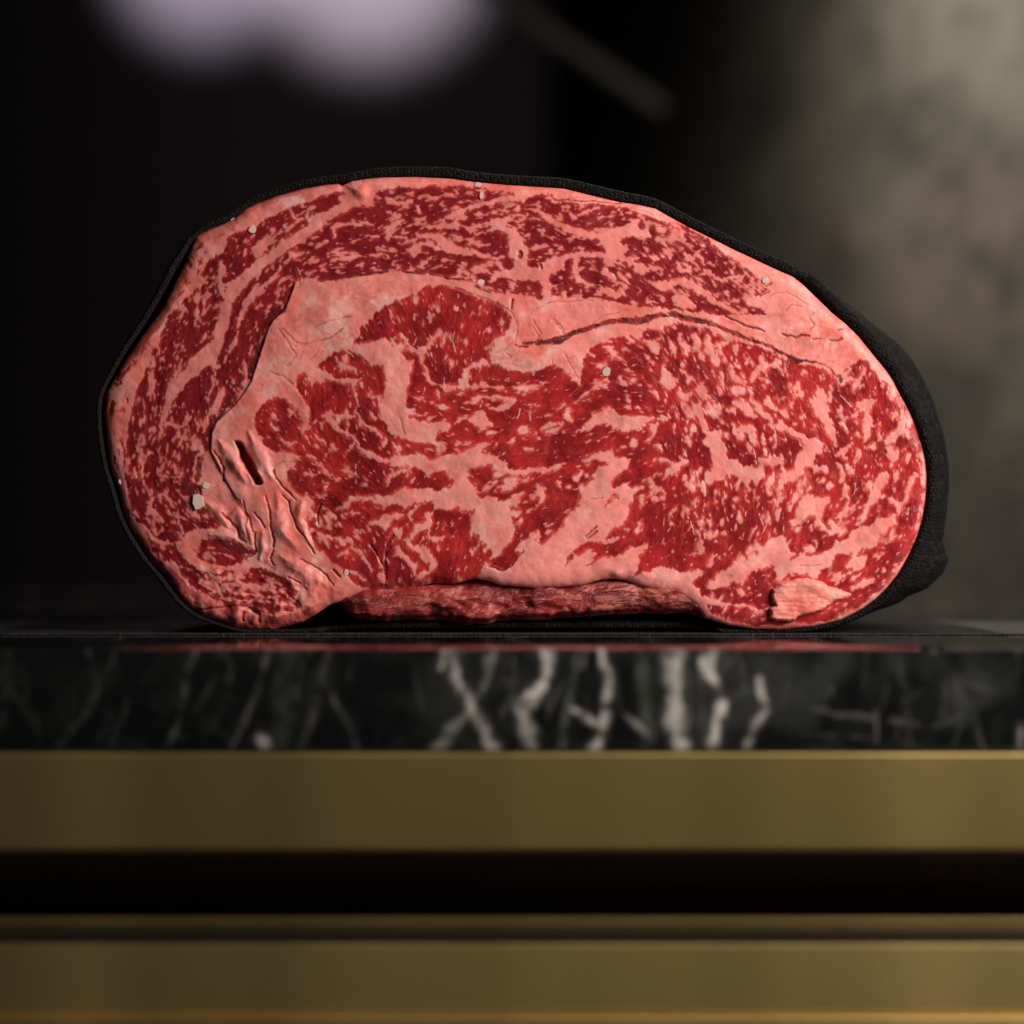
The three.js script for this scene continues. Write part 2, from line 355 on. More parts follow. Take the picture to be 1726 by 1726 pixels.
['f',-542,748,2.5,-542,747,2.5],
['f',-561,738,2.2,-561,738,2.2],
['f',-671,491,1.6,-664,485,3.1],
['f',-395,600,1.3,-405,613,1.6],
['VP',-479,882,-427,882,-389,900,-371,878,-346,864,-329,839,-315,824,-297,835,-311,779,-322,729,-324,702,-319,671,-308,657,-281,644,-248,641,-209,650,-184,643,-196,614,-227,610,-234,589,-248,578,-295,578,-328,589,-365,607,-383,617,-380,630,-396,655,-396,684,-392,704,-387,734,-383,779,-389,814,-427,819,-459,842,-490,860],
['V',-340,907,5.6,-327,895,6.9,-318,873,5.6,-305,857,8.6,-277,860,10,-252,879,4.1],
['V',-280,854,7.2,-274,829,7.2,-258,807,5,-261,779,8.6,-243,763,5.6,-230,758,1.3],
['f',-236,898,7.2,-224,913,5.6,-227,929,2.5],
['V',-164,760,4.1,-142,773,10,-136,804,7.2,-117,816,5.6,-89,823,8.6,-67,813,5.6],
['V',-199,738,6.9,-171,748,5.6,-139,754,8.6,-121,754,7,-83,751,4.7,-24,748,5,23,748,5,55,751,2.8,102,760,2.2,130,776,1.3],
['V',-96,722,2.5,-71,722,4.7,-30,716,5.6,5,707,9.7,-14,694,7,-46,685,4.7,-64,688,2.5],
['VP',-121,666,-92,685,-74,666,-71,647,-58,635,-92,627,-117,629,-133,651],
['f',-227,641,2.5,-208,647,6.3,-189,635,7,-199,616,5.6],
['f',-171,641,2.5,-155,654,4.1,-139,654,2.5],
['VP',-230,572,-218,585,-196,569,-199,557,-227,544,-236,557],
['VP',-168,563,-149,550,-133,557,-102,579,-83,582,-67,575,-89,569,-96,550,-52,544,-17,522,-11,507,17,497,48,491,17,485,-39,485,-46,500,-64,513,-102,507,-142,488,-136,466,-111,441,-105,410,-146,394,-180,406,-180,447,-183,472,-199,488,-214,491,-243,491,-274,494,-290,510,-336,513,-383,516,-383,535,-327,535,-296,550,-274,535,-246,525,-208,541,-183,544,-158,547,-177,563],
['V',-46,485,6.9,8,494,5.6,55,494,10,105,497,4.7,157,503,4.7],
['VP',20,629,48,635,45,613,20,613],
['f',64,604,4.1,73,613,3.4],
['f',83,594,6.3,83,594,6.3],
['f',36,591,3.4,45,590,3.4],
['f',92,625,2.2,123,638,3.4,157,641,2.8],
['f',80,660,2.2,117,666,3.4,142,676,1.9],
['f',130,676,1.9,157,697,5.6],
['f',-5,579,5.6,5,588,3.4],
['f',-49,579,3.4,-52,566,2.8],
['f',92,547,4.1,105,550,2.8],
['f',36,563,1.9,64,561,2.8],
['V',64,414,8.6,86,438,8.6,98,447,5.6],
['f',-20,441,4.1,23,460,4.1,48,472,4.1],
['f',-24,466,4.1,-2,460,5.6,-27,441,2.8],
['f',-183,704,4.7,-171,710,3.1],
['f',-224,719,5.6,-227,741,2.5],
['f',-168,729,1.6,-127,735,2.2],
['f',-146,701,1.9,-114,704,2.5],
['f',-218,819,1.6,-196,844,2.2],
['f',-180,829,1.6,-183,813,2.2],
['f',-77,866,1.9,-52,891,1.9],
['f',-168,575,2.5,-139,579,3.1,-117,591,2.2],
['f',-139,619,4.7,-139,619,4.7],
['f',-233,663,2.2,-258,654,3.1],
['f',-208,694,1.9,-189,688,3.1],
['f',-74,591,2.2,-58,600,3.1],
['f',-152,895,2.2,-139,873,2.2],
['f',98,735,1.6,80,722,1.3],
['f',39,679,1,55,669,1.6,58,654,1],
['f',-20,669,1.9,-8,660,2.2],
['f',-233,560,1.6,-265,563,2.2],
['f',-318,574,4.7,-317,574,4.7],
['f',-46,610,1.9,-30,616,2.2],
['f',-199,691,1.6,-230,694,1.6],
['f',-371,585,1.6,-346,560,1.3],
['f',67,748,5.6,92,754,2.5],
['f',89,625,3.4,123,638,4.1,154,641,1.9],
['f',82,660,1.4,117,666,1.9,145,685,5.6,157,704,3.4],
['VP',157,669,173,676,184,654,185,638,167,644],
['VP',198,619,236,647,279,682,295,688,311,676,333,663,373,663,411,660,436,657,470,663,473,672,486,657,467,647,426,654,404,638,367,619,342,613,326,619,298,618,304,638,292,651,267,641,242,622,223,619],
['f',242,672,2.5,251,679,2.8],
['VP',439,766,451,779,455,813,473,801,501,773,498,754,483,738,455,757],
['VP',505,748,517,735,530,729,545,735,542,722,530,710,505,713,498,729],
['VP',548,741,573,766,583,766,586,741,605,722,580,710,555,729],
['V',417,735,4.1,436,732,8.6,442,710,2.8],
['V',326,779,4.1,339,766,8.1,348,754,2.5],
['f',348,722,8.1,358,710,5.3],
['f',387,757,5.6,388,757,5.6],
['f',226,857,2.5,242,848,5.3,261,835,1.9],
['f',298,870,4.1,308,851,6.9,301,835,1.9],
['VP',398,895,414,895,436,898,451,879,445,857,423,851,417,870],
['m',408,907,4.1,426,899,5.3,436,898,2.5],
['V',476,898,5.3,486,876,6.9,498,838,2.5],
['V',508,910,5.6,511,885,6.9,533,870,7.2],
['V',552,898,5.6,561,879,8.6,555,860,4.1],
['f',311,594,4.1,301,585,2.5],
['VP',430,572,448,585,458,569,455,550,436,563],
['f',408,519,2.5,433,532,3.4,458,529,2.5],
['f',470,529,3.4,489,510,6.9,520,519,5.6,533,525,3.4],
['f',473,491,4.1,498,503,6.9],
['VP',176,519,214,535,248,547,279,550,301,560,311,544,336,538,361,525,354,507,333,494,314,482,301,466,298,441,304,428,286,403,204,403,207,435,248,466,251,485,286,503,298,516,279,525,242,529,207,525],
['V',67,494,8.6,107,500,5.6,176,519,4.1],
['f',151,563,4.1,123,547,2.5],
['f',223,582,1.3,304,607,1.9],
['f',82,594,6.3,83,594,6.3],
['f',192,604,3.4,192,603,3.4],
['V',85,441,11,79,453,5.6],
['f',132,447,4.1,145,463,3.4],
['f',195,472,4.7,195,472,4.7],
['V',398,466,5.6,420,472,5.6,439,488,4.1],
['V',420,466,6.9,436,441,6.9,461,435,5.6,455,414,4.1],
['V',520,472,8.6,521,472,8.6],
['VP',308,428,329,447,348,450,367,438,376,428,358,425,348,403,304,403],
['f',426,632,5.6,433,616,5.6,417,588,2.2],
['V',567,688,6.9,570,654,6.9,583,629,4.7],
['f',595,607,6.3,596,606,6.3],
['f',414,823,1.6,423,804,3.8],
['f',286,776,1.6,251,754,1.9,223,729,1.4],
['f',242,807,1.4,267,816,1.4],
['f',298,710,1.6,326,716,3.1],
['f',389,682,3.1,398,672,3.1],
['f',358,688,3.1,358,688,3.1],
['f',439,679,1.6,461,676,1.9],
['f',92,547,4.7,92,547,4.7],
['f',173,538,2.2,160,532,1.3],
['f',104,535,1.3,148,544,1.3],
['f',217,632,1.3,267,638,1.3],
['f',511,804,2.2,517,794,4.7],
['f',342,766,4.7,348,760,3.1],
['f',464,704,3.1,467,729,4.7],
['f',536,682,4.7,536,681,4.7],
['f',530,585,3.1,533,597,4.7],
['f',361,579,2.5,361,578,2.5],
['f',483,488,2.5,483,488,2.5],
['V',598,901,8.1,589,876,9.7,604,851,8.1,623,829,8.1,623,813,4.1],
['V',548,907,8.1,560,882,11,551,860,4.1],
['V',610,879,4.1,629,874,8.1,651,885,4.1],
['f',579,841,4.1,582,829,2.5],
['f',681,873,6.9,681,851,2.5,678,832,1],
['VP',720,766,729,798,745,816,748,844,758,851,764,829,783,823,798,829,817,810,829,785,817,785,798,810,789,813,773,801,754,798,742,776,723,760],
['V',664,810,6.9,667,785,8.1,686,766,7.8,692,760,2.5],
['V',686,741,9.1,686,741,9.1],
['f',635,788,7.2,636,788,7.2],
['VP',548,738,567,754,579,766,592,741,598,719,579,710,557,722],
['V',573,704,5.6,570,682,8.1,579,654,6.9,585,625,5.6],
['f',526,722,8.6,526,722,8.6],
['VP',670,707,701,713,720,694,732,676,742,657,736,651,707,666,692,682],
['V',723,710,2.5,742,697,4.1,754,672,5.6,773,657,8.1,789,647,4.1],
['V',767,704,6.9,786,694,6.9,804,682,4.1],
['f',776,716,5.6,777,716,5.6],
['f',845,694,6.9,858,710,3.4],
['f',854,722,4.1,880,729,2.5],
['f',867,754,5.6,876,741,3.4],
['f',886,798,3.4,911,779,4.1],
['VP',911,773,933,754,951,735,958,707,967,688,964,672,967,647,983,616,998,613,980,604,986,566,973,572,967,591,958,610,948,635,930,651,911,685,895,713,923,722,926,741],
['VP',686,647,695,635,723,629,729,632,742,622,742,610,726,613,692,610,686,622],
['f',732,625,5.6,729,594,4.1],
['f',758,604,5.6,764,582,8.1,758,591,2.5],
['f',690,597,7.2,691,597,7.2],
['VP',579,588,601,613,629,619,632,597,648,569,654,535,679,532,704,510,717,516,742,500,748,535,776,525,792,550,811,541,823,550,826,525,829,507,833,488,858,510,864,538,883,572,873,594,845,607,817,616,808,638,811,654,829,638,858,619,886,610,905,591,914,600,933,585,955,554,920,544,917,513,930,507,955,513,961,494,933,494,920,491,901,507,889,507,870,485,848,466,817,441,811,460,814,513,792,513,764,516,764,482,742,453,717,472,698,466,673,485,651,488,639,463,598,463,604,503,607,535,598,566],
['V',714,472,10,714,441,6.9,704,414,5.6],
['f',779,475,3.4,773,453,5.6,776,428,4.1],
['V',986,544,2.5,1011,560,9.7,1030,579,5.6],
['V',986,522,4.1,995,500,6.9,1002,478,6.9],
['V',1030,491,8.1,1023,510,6.9],
['f',930,450,4.1,948,469,4.1],
['f',1014,441,6.9,1014,441,6.9],
['f',808,425,6.9,808,425,6.9],
['f',876,435,5.6,877,434,5.6],
['f',651,679,4.1,673,679,6.9,676,666,2.5],
['f',526,622,4.7,526,622,4.7],
['V',532,457,8.6,533,456,8.6],
['f',523,522,7.2,523,522,7.2],
['V',523,478,8.6,523,478,8.6],
['f',711,838,1.6,692,841,1.9],
['f',623,754,1.9,632,738,4.1],
['f',717,873,4.1,717,872,4.1],
['f',811,713,3.1,829,716,4.1],
['f',836,785,1.9,829,804,3.1],
['f',761,757,2.5,764,744,3.1],
['f',776,769,4.1,777,769,4.1],
['f',829,585,4.7,811,594,1.9],
['f',876,654,3.1,889,672,3.1],
['f',858,635,4.7,858,635,4.7],
['f',717,569,4.7,726,550,3.1],
['f',692,544,1.9,698,529,3.1],
['f',798,569,4.7,798,569,4.7],
['f',786,591,3.8,786,591,3.8],
['f',923,769,2.2,924,769,2.2],
['f',626,704,3.1,629,685,3.1],
['f',845,735,3.1,845,735,3.1],
['f',614,785,2.5,614,785,2.5],
['VP',1044,704,1056,713,1107,716,1107,707,1091,697,1088,682,1072,688,1056,679,1047,688],
['f',1056,682,4.1,1041,666,4.1,1016,657,2.5],
['V',1082,666,11,1082,638,14.4,1078,607,11.3,1069,585,4.1],
['f',1028,779,6.9,1016,772,4.1],
['V',1047,763,9.7,1060,782,5.6,1072,807,4.1],
['f',1035,757,1.9,1038,729,1.9],
['f',1060,754,5.6,1060,753,5.6],
['V',1157,735,8.6,1153,716,5.6],
['f',1163,669,8.1,1157,657,5.6],
['V',1188,654,8.6,1178,622,8.6,1160,600,9.7,1138,585,9.7,1132,575,4.1],
['VP',1132,569,1157,569,1163,547,1172,541,1157,522,1144,525],
['f',1116,641,5.6,1116,607,4.1,1122,588,4.1],
['f',1044,607,6.9,1053,597,4.1],
['V',1044,569,4.1,1053,547,8.1,1050,528,4.1],
['f',1085,566,6.9,1100,566,6.9,1103,582,2.5],
['V',991,516,4.1,997,491,6.9,997,466,5.6],
['V',1031,497,10.3,1032,497,10.3],
['f',1075,510,7.2,1076,509,7.2],
['f',1010,450,4.1,1006,428,5.6],
['VP',1141,500,1147,488,1141,466,1125,438,1113,403,1091,388,1088,419,1100,435,1100,469,1110,482],
['V',1166,500,4.1,1166,472,8.1,1163,463,2.5],
['V',1225,482,8.1,1210,466,9.7,1200,435,9.7,1194,406,8.1,1178,381,5.6,1163,356,8.1,1147,347,6.9],
['f',1153,406,8.1,1166,394,4.1],
['f',1207,381,8.6,1207,381,8.6],
['VP',863,369,872,400,894,419,903,419,913,413,944,416,947,400,928,385,903,369,878,353,859,338],
['f',1016,388,6.9,1010,369,4.1],
['f',1075,375,6.9,1076,375,6.9],
['f',1232,619,1.3,1247,585,1.9,1260,538,1.9],
['f',1219,563,1.3,1232,535,1.9,1247,491,2.2,1250,444,2.2],
['f',1172,744,1.6,1191,707,2.2,1213,669,2.2],
['f',1229,647,1.6,1229,647,1.6],
['f',1097,557,3.1,1091,560,4.7],
['f',1103,738,2.2,1103,726,3.1],
['f',1072,475,2.5,1091,494,3.1],
['f',875,431,5.6,875,431,5.6],
['f',1210,544,1.9,1197,513,2.5],
['f',1153,513,1.9,1147,519,2.2],
['f',1200,613,2.5,1201,613,2.5],
['VP',845,338,864,369,876,401,895,429,920,416,945,416,967,413,955,391,948,369,936,341,948,323,967,316,986,323,980,304,955,310,936,316,923,329,917,354,905,360,886,351,854,329],
['f',967,335,8.1,986,316,8.1],
['V',1008,441,6.9,1023,410,8.1,1008,373,6.9,995,341,4.1],
['VP',589,138,601,166,642,194,686,216,692,244,704,238,707,219,729,235,748,263,776,272,792,294,811,304,826,304,829,272,848,254,858,241,842,226,886,235,926,241,961,257,980,288,1017,288,1036,316,1061,329,1089,329,1111,354,1158,354,1174,335,1130,319,1111,301,1108,266,1080,260,1057,254,1030,241,1005,244,983,238,958,201,933,188,926,166,892,179,845,182,817,166,795,163,804,201,792,207,761,201,729,185,692,160,642,144,610,141],
['V',564,310,5.6,570,288,6.9,573,266,9.7,564,244,6.9,535,241,1.9],
['f',570,335,6.9,579,351,4.1],
['f',592,379,1.4,601,357,1.9,601,329,1.9,598,291,5.6,614,298,4.1,626,329,1.9],
['V',686,369,6.9,689,351,9.7,692,335,5.6],
['f',717,288,1.9,736,319,4.1,745,329,2.5],
['f',661,260,4.1,670,269,2.5],
['f',714,247,1.6,748,269,1.6],
['V',808,373,5.6,804,354,8.6],
['f',842,385,7.2,842,385,7.2],
['f',814,407,6.3,814,407,6.3],
['f',876,435,6.9,877,435,6.9],
['f',776,404,4.1,792,407,4.1],
['f',642,307,7.2,642,307,7.2],
['f',886,263,4.1,905,260,11],
['f',864,316,6.9,876,326,3.4],
['VP',517,191,548,188,579,194,576,185,557,172,542,157,564,135,573,119,626,100,679,88,642,85,579,94,548,107,498,119],
['V',595,207,8.1,604,232,6.9,610,247,2.5],
['f',689,132,6.9,701,122,6.9,717,116,4.1],
['f',654,141,1.9,692,135,1.9],
['f',717,138,4.7,717,138,4.7],
['f',779,157,5.6,780,156,5.6],
['VP',1023,222,1057,238,1080,238,1073,204,1048,191,1030,204],
['f',967,163,4.1,992,179,6.9],
['f',704,113,2.2,729,122,3.1],
['f',673,85,3.1,717,85,6.3,754,66,7.8],
['f',664,122,4.7,664,122,4.7],
['f',614,435,2.2,620,404,4.1],
['f',717,404,4.1,704,413,2.2],
['f',573,357,1.3,589,329,1.3],
['f',537,379,4.7,537,379,4.7],
['f',786,338,3.1,786,338,3.1],
['f',795,404,3.1,804,388,3.1],
['f',742,229,2.2],
['f',667,226,1.6,679,216,3.1],
['f',920,285,1.9,926,263,2.2],
['f',1036,354,3.1,1036,354,3.1],
['f',1033,135,4.7,1057,147,6.3,1095,166,4.7],
['f',1111,229,4.7,1130,247,4.7],
['f',1142,276,4.7,1167,301,4.1],
['f',1127,304,4.1,1139,316,3.1],
['VP',254,498,248,457,204,423,204,404,192,379,173,369,154,329,123,298,85,272,60,263,60,132,145,135,207,138,261,154,311,163,333,160,354,154,358,172,386,197,386,222,383,235,408,257,411,279,379,263,348,251,333,241,286,235,254,222,229,204,220,210,242,229,257,238,264,254,217,241,192,229,157,213,151,222,173,244,198,263,236,285,248,272,279,288,298,316,336,335,351,366,351,394,364,404,358,426,367,432,379,432,348,451,323,448,301,438,298,457,311,479,336,504,261,510],
['M1',276,388,286,407,298,420,304,438,311,426,326,423,323,410,304,410,298,388,282,384],
['m',160,221,4.1,192,241,6.9,217,260,8.1,236,271,7.2],
['m',229,211,4.1,254,229,5.6,286,241,6.3,329,254,6.3],
['V',279,279,4.1,304,285,6.9,323,291,4.1],
['VP',358,169,398,188,426,196,458,207,476,204,505,188,542,191,567,197,580,191,555,172,542,154,567,132,555,100,505,122,442,125,379,144],
['V',85,441,8.1,95,423,8.1,79,398,6.9],
['f',135,463,4.1,142,445,2.5],
['f',195,473,5.6,195,472,5.6],
['f',226,482,5.6,226,482,5.6],
['f',395,416,8.1,389,385,4.1],
['f',433,413,7.2,433,413,7.2],
['f',483,335,6.9,489,329,3.1],
['f',536,379,5.6,536,379,5.6],
['f',498,420,2.8,499,419,2.8],
['f',379,441,2.5,395,448,1.9],
['V',79,326,6.9,82,304,6.9,73,279,5.6],
['f',458,357,1.3,489,373,1.6],
['f',383,310,1.6,386,341,1.6,404,354,1.3],
['f',342,316,6.3,358,319,3.1],
['f',420,266,1.6,461,276,1.6],
['f',455,229,1.6,480,241,2.2],
['f',170,448,4.1,170,447,4.1],
['f',548,329,1.3,517,304,1.3],
['c',220,298,1,254,326,1],
['c',226,291,1,254,313,1],
['l',239,413,1,254,412,1,273,415,1],
['VP',-383,407,-352,416,-327,438,-277,445,-233,438,-196,435,-177,451,-183,476,-183,510,-139,510,-136,470,-111,441,-108,410,-46,420,-39,407,-5,426,33,432,17,398,20,385,-8,388,-8,379,33,369,-2,357,8,329,5,301,-14,279,-39,238,-52,229,-58,241,-71,266,-89,285,-105,298,-114,316,-127,348,-139,373,-171,385,-186,379,-202,379,-233,382,-246,398,-233,410,-265,404,-302,398,-327,388,-358,394,-383,388],
['m',-52,329,7.2,-51,329,7.2],
['m',-127,366,6.9,-114,374,4.1],
['m',-233,410,1.3,-265,402,3.1],
['VP',86,272,120,288,161,329,161,135,86,132,8,138,-39,141,-77,157,-114,160,-92,191,-83,216,-61,204,-33,196,-17,196,11,226,36,254,17,257,14,266,48,285,73,288,73,304,83,326,86,304,80,272],
['M1',-2,357,36,366,48,357,86,369,157,391,157,348,148,329,120,291,83,272,86,304,83,326,73,304,73,288,48,285,11,266,14,254,36,254,8,222,-17,197,-33,197,-58,207,-39,229,-14,272,8,301],
['V',89,438,8.1,92,420,12.2,77,398,5.6,64,382,4.1,42,373,3.8],
['V',-258,366,5.6,-252,341,8.6,-274,326,8.1,-315,288,4.1],
['V',-252,329,4.1,-252,291,6.9,-227,288,5.6,-189,304,4.1],
['V',-327,285,4.1,-302,263,8.1,-274,254,11,-252,235,14.1,-233,213,8.1,-252,197,6.9,-290,172,5.6],
['f',-227,288,4.1,-221,254,4.1],
['f',-352,316,5.6,-343,291,4.1],
['V',-349,263,6.9,-340,241,8.1,-311,222,2.5,-305,207,2.5],
['f',-390,351,8.1,-346,360,4.1],
['f',-283,323,1.6,-321,366,1.1,-265,398,1.1],
['f',-199,332,4.1,-214,316,2.5],
['f',-121,244,1.9,-102,272,1.9],
['f',-177,191,2.5,-164,197,4.1],
['f',23,323,1.6,26,348,1.3],
['f',-33,448,4.1,8,463,3.1,23,476,1.9],
['f',-14,448,4.1,11,448,5.6,-8,435,2.5],
['f',-102,429,5.6,-71,445,3.1,-46,463,2.5],
['m',-46,407,2.5,-20,416,4.1,5,429,4.1],
['f',-77,244,1.6,-83,260,1.6],
['f',-208,229,1.3,-196,260,1.3],
['f',-127,285,1.3,-121,329,1.3],
['f',-164,316,1.6,-174,298,1.9],
['c',-52,213,1,-71,204,1.3,-33,194,1.3,-2,213,1.3,33,254,1],
['c',-380,272,1.3,-361,304,1.3],
['c',-390,194,1.6,-387,235,1.6,-380,266,1.6],
['V',-414,407,8.1,-370,407,12.5,-333,420,16.4,-293,423,15],
['f',-389,391,5.6,-392,379,2.5],
['V',-439,335,4.1,-405,335,8.1,-370,348,8.1,-342,360,4.1],
['V',-533,382,5.6,-508,385,5.6,-492,410,8.1,-449,410,4.1],
['f',-505,369,2.5,-464,366,3.4],
['f',-561,379,1.9,-552,363,5.6,-536,354,2.5],
['f',-524,360,2.5,-502,351,4.1],
['f',-524,335,5.6,-523,335,5.6],
['V',-583,298,6.9,-558,298,6.3,-524,288,4.1],
['V',-564,285,5.6,-558,263,6.9],
['V',-511,279,8.1,-496,288,8.1,-489,272,5.6],
['V',-483,263,2.5,-464,244,6.9,-452,222,6.9,-430,197,6.9,-427,185,5.6],
['f',-533,238,4.1,-508,244,4.1],
['f',-508,194,2.2,-474,188,2.8,-449,166,3.4],
['f',-345,301,5.6,-339,319,4.1],
['f',-614,394,3.4,-618,354,4.1],
['f',-574,463,3.4,-558,457,5.6,-571,435,3.4],
['f',-527,473,5.6,-526,472,5.6],
['f',-458,454,5.6,-442,460,2.2],
['f',-383,448,4.1,-367,476,4.1,-333,495,1.9],
['f',-402,179,4.7,-389,160,6.3],
['f',-436,279,1.6,-433,254,1.9],
['f',-558,326,3.1,-558,325,3.1],
['f',-305,213,4.7,-304,213,4.7],
['f',-345,247,6.3,-364,238,2.2],
['f',-489,335,1.4,-474,310,1.4],
['f',-414,420,1.9,-458,404,2.5],
['f',-605,319,4.7,-605,319,4.7],
['f',-633,485,1.6,-592,482,2.2],
['f',-552,441,1.6,-583,420,2.5,-596,423,1.9],
['c',-583,398,1.4,-592,369,1.3,-591,335,1],
['c',-430,272,1,-395,216,1.4,-383,175,1.4,-386,147,1.6],
['c',-383,191,1,-386,235,1.3,-373,266,1],
['c',-546,197,1.6,-524,175,2.2],
['c',-633,144,1,-627,138,1],
['k',-1177,335,-1133,266,-1105,229,-1064,188,-1027,129,-983,75,-939,50,-883,38,-845,21,-783,21,-689,16,-595,41,-554,88,-579,100,-642,69,-720,53,-814,69,-861,85,-924,110,-971,138,-1008,172,-1046,204,-1083,222,-1114,260,-1146,310],
['k',-1002,1135,-1033,1075,-1071,997,-1108,944,-1152,894,-1180,847,-1205,810,-1180,813,-1133,864,-1108,903,-1064,960,-1033,1010,-1008,1054,-992,1091],
['b',-895,585,17.2,-867,550,21.9,-836,507,21.9,-814,463,17.2],
['b',-802,616,17.2,-780,563,21.9,-752,516,21.9,-730,475,17.2],
['b',-867,357,14.1,-836,369,14.1,-820,329,15.6,-814,298,11],
['b',-920,304,18.8,-877,304,20.3,-839,288,14.1],
['b',-924,394,18.8,-892,369,21.9,-867,329,17.2],
['b',-715,423,29.7,-708,373,28.2,-702,316,23.5,-658,266,29.7],
['b',-639,401,23.5,-649,354,18.8,-633,310,15.6,-608,266,11],
['b',-708,238,23.5,-658,207,26.6,-608,172,26.6,-567,150,21.9],
['b',-815,354,18.8,-802,316,15.6,-793,279,11],
['b',-761,310,14.1,-758,266,14.1,-771,229,14.1],
['b',-496,1359,9.4,-458,1344,23.5,-433,1350,9.4],
['g',-845,585,1.6,-833,575,9.4,-814,538,14.1,-789,497,14.1,-773,463,11],
['c',-911,560,1.4,-889,532,1.7,-880,507,1.7,-883,466,2.5],
['c',-883,369,1.4,-861,348,2,-839,319,4.1,-833,291,4.1,-814,282,1.4],
['c',-783,310,1,-783,266,1],
['c',-833,410,1,-814,379,1.1,-808,341,1],
['c',-783,254,1.3,-795,238,1.3,-814,226,1],
['c',-955,441,1.4,-950,423,1.6],
['c',-939,407,1,-935,388,1],
['c',-977,72,2.2,-820,85,1.6,-795,75,3.9,-770,60,3.9],
['c',-770,35,2.2,-773,66,2.2],
['c',-820,41,1.9,-817,66,2.2],
['c',-821,407,1,-811,373,1.1,-793,329,1,-783,285,1,-783,254,1],
['c',-752,420,1,-740,373,1.3,-736,329,1.7,-727,285,2.7,-730,263,1.6],
['c',-730,251,1,-740,232,1.1,-727,210,1],
['c',-680,407,1,-674,373,1.1,-658,326,1.3,-630,291,1.1,-602,244,1],
['c',-725,498,1,-718,473,1.1,-686,438,1.1,-658,410,1],
['c',-646,229,1,-596,201,1.4,-567,179,1.9,-542,150,1.3],
['c',-786,369,1,-765,344,1.3,-755,326,1],
['c',-683,172,1,-646,154,1],
['c',-699,423,1,-677,401,1],
['l',-214,1060,1,-164,1050,1,-102,1028,1,-46,1006,1,-11,984,1,10,953,1,17,921,1,8,890,1],
['l',-164,1047,1,-127,1037,1,-71,1012,1,-33,993,1],
['l',14,954,1.4,18,929,1.4,8,898,1.4,-30,855,1.4],
['l',64,935,1,80,904,1],
['l',-20,851,1,-8,843,1,20,857,1],
['d',8,882,3.1,20,871,2.5,48,876,3.1],
['l',-343,660,1,-336,629,1,-324,610,1],
['l',120,835,1,123,816,1],
['l',160,860,1,176,816,1,204,773,1],
['l',214,779,1,204,754,1,176,722,1],
['l',223,766,1,214,748,1,192,729,1],
['l',-727,491,1,-718,516,1,-699,522,1,-664,519,1],
['l',-686,816,2.5,-658,851,2.5,-683,891,2.5,-708,929,2.5],
['l',-658,876,2.2,-614,885,2.2,-552,901,2.2,-514,929,2.2],
['l',-740,798,2.2,-699,785,2.2,-668,760,2.2],
['l',-618,835,1,-592,857,1],
['l',-649,838,1,-639,860,1],
['l',-699,931,2.5,-658,890,2.5,-639,882,2.5],
['l',-602,934,1.6,-552,953,1.6,-489,968,1.6],
['l',-658,1109,1,-646,1062,1],
['l',-755,1259,1.3,-696,1291,1.3,-614,1319,1.3,-533,1345,1.3],
['l',73,990,1,117,1006,1,192,1012,1,242,1015,1],
['l',242,946,1,292,971,1,348,984,1],
['l',358,1297,1,404,1284,1,426,1275,1],
['l',123,953,4.7,148,934,4.7,157,915,4.7],
['l',67,953,1.9,85,915,1.9],
['l',873,208,1,905,207,1,939,213,1],
['l',654,176,3.1,667,175,3.1],
['w',-189,907,1.4,-177,885,1.4,-171,851,1.4,-168,819,1.4],
['w',-205,785,1.4,-205,741,1.4],
['w',-290,904,1.4,-299,879,1.4],
['w',-218,823,1.4,-193,848,1.4],
['w',-268,751,1.4,-268,688,1.4],
['w',-89,710,1.4,-96,688,1.4],
['w',26,691,1.4,14,654,1.4],
['w',58,679,1.4,55,647,1.4],
['w',-158,813,1.4,-142,804,1.4,-146,779,1.4],
['w',-199,810,1.4,-196,785,1.4],
['w',-8,641,1.4,-14,616,1.4],
['w',-480,754,1.4,-470,710,1.4],
['w',-461,654,1.4,-464,622,1.4],
['w',-686,647,1.4,-689,616,1.4],
['w',-474,535,1.4,-474,453,1.4],
['w',-546,722,1.4,-536,704,1.4],
['w',-627,741,1.4,-627,729,1.4],
['w',-677,710,1.4,-664,688,1.4],
['w',582,463,1.4,589,423,1.4,582,379,1.4,573,341,1.4],
['w',635,451,1.4,645,420,1.4,645,373,1.4,667,316,1.4],
['w',661,463,1.4,676,404,1.4],
['w',736,454,1.4,748,404,1.4,754,360,1.4,764,319,1.4],
['w',764,319,1.4,754,291,1.4],
['w',711,373,1.4,704,304,1.4,692,254,1.4,682,219,1.4],
['w',739,197,1.4,739,150,1.4,732,122,1.4],
['w',823,366,1.4,826,310,1.4],
['w',623,247,1.4,639,201,1.4],
['w',535,357,1.4,551,316,1.4],
['w',967,410,1.4,977,385,1.4],
['w',554,835,1.1,576,798,1.1,598,773,1.1],
['w',789,647,1.1,804,585,1.1],
['w',692,885,1.1,717,848,1.1],
['w',732,585,1.1,742,516,1.1],
['w',955,566,1.1,986,522,1.1],
['w',526,547,1.1,557,478,1.1],
['w',723,751,1.1,754,729,1.1],
['w',582,685,1.1,598,654,1.1],
['w',948,779,1.1,967,754,1.1],
['w',981,669,1.1,1016,625,1.1,1044,575,1.1],
['w',1047,469,1.1,1041,428,1.1],
['w',966,413,1.1,978,381,1.1],
['w',997,729,1.1,1028,688,1.1],
['w',1097,550,1.1,1113,513,1.1],
['w',552,829,1.1,573,798,1.1,598,766,1.1],
['w',517,566,1.1,548,510,1.1,580,460,1.1],
['w',580,453,1.1,586,414,1.1],
['r',-489,1347,18.8,-458,1328,18.8,-430,1353,18.8]
];
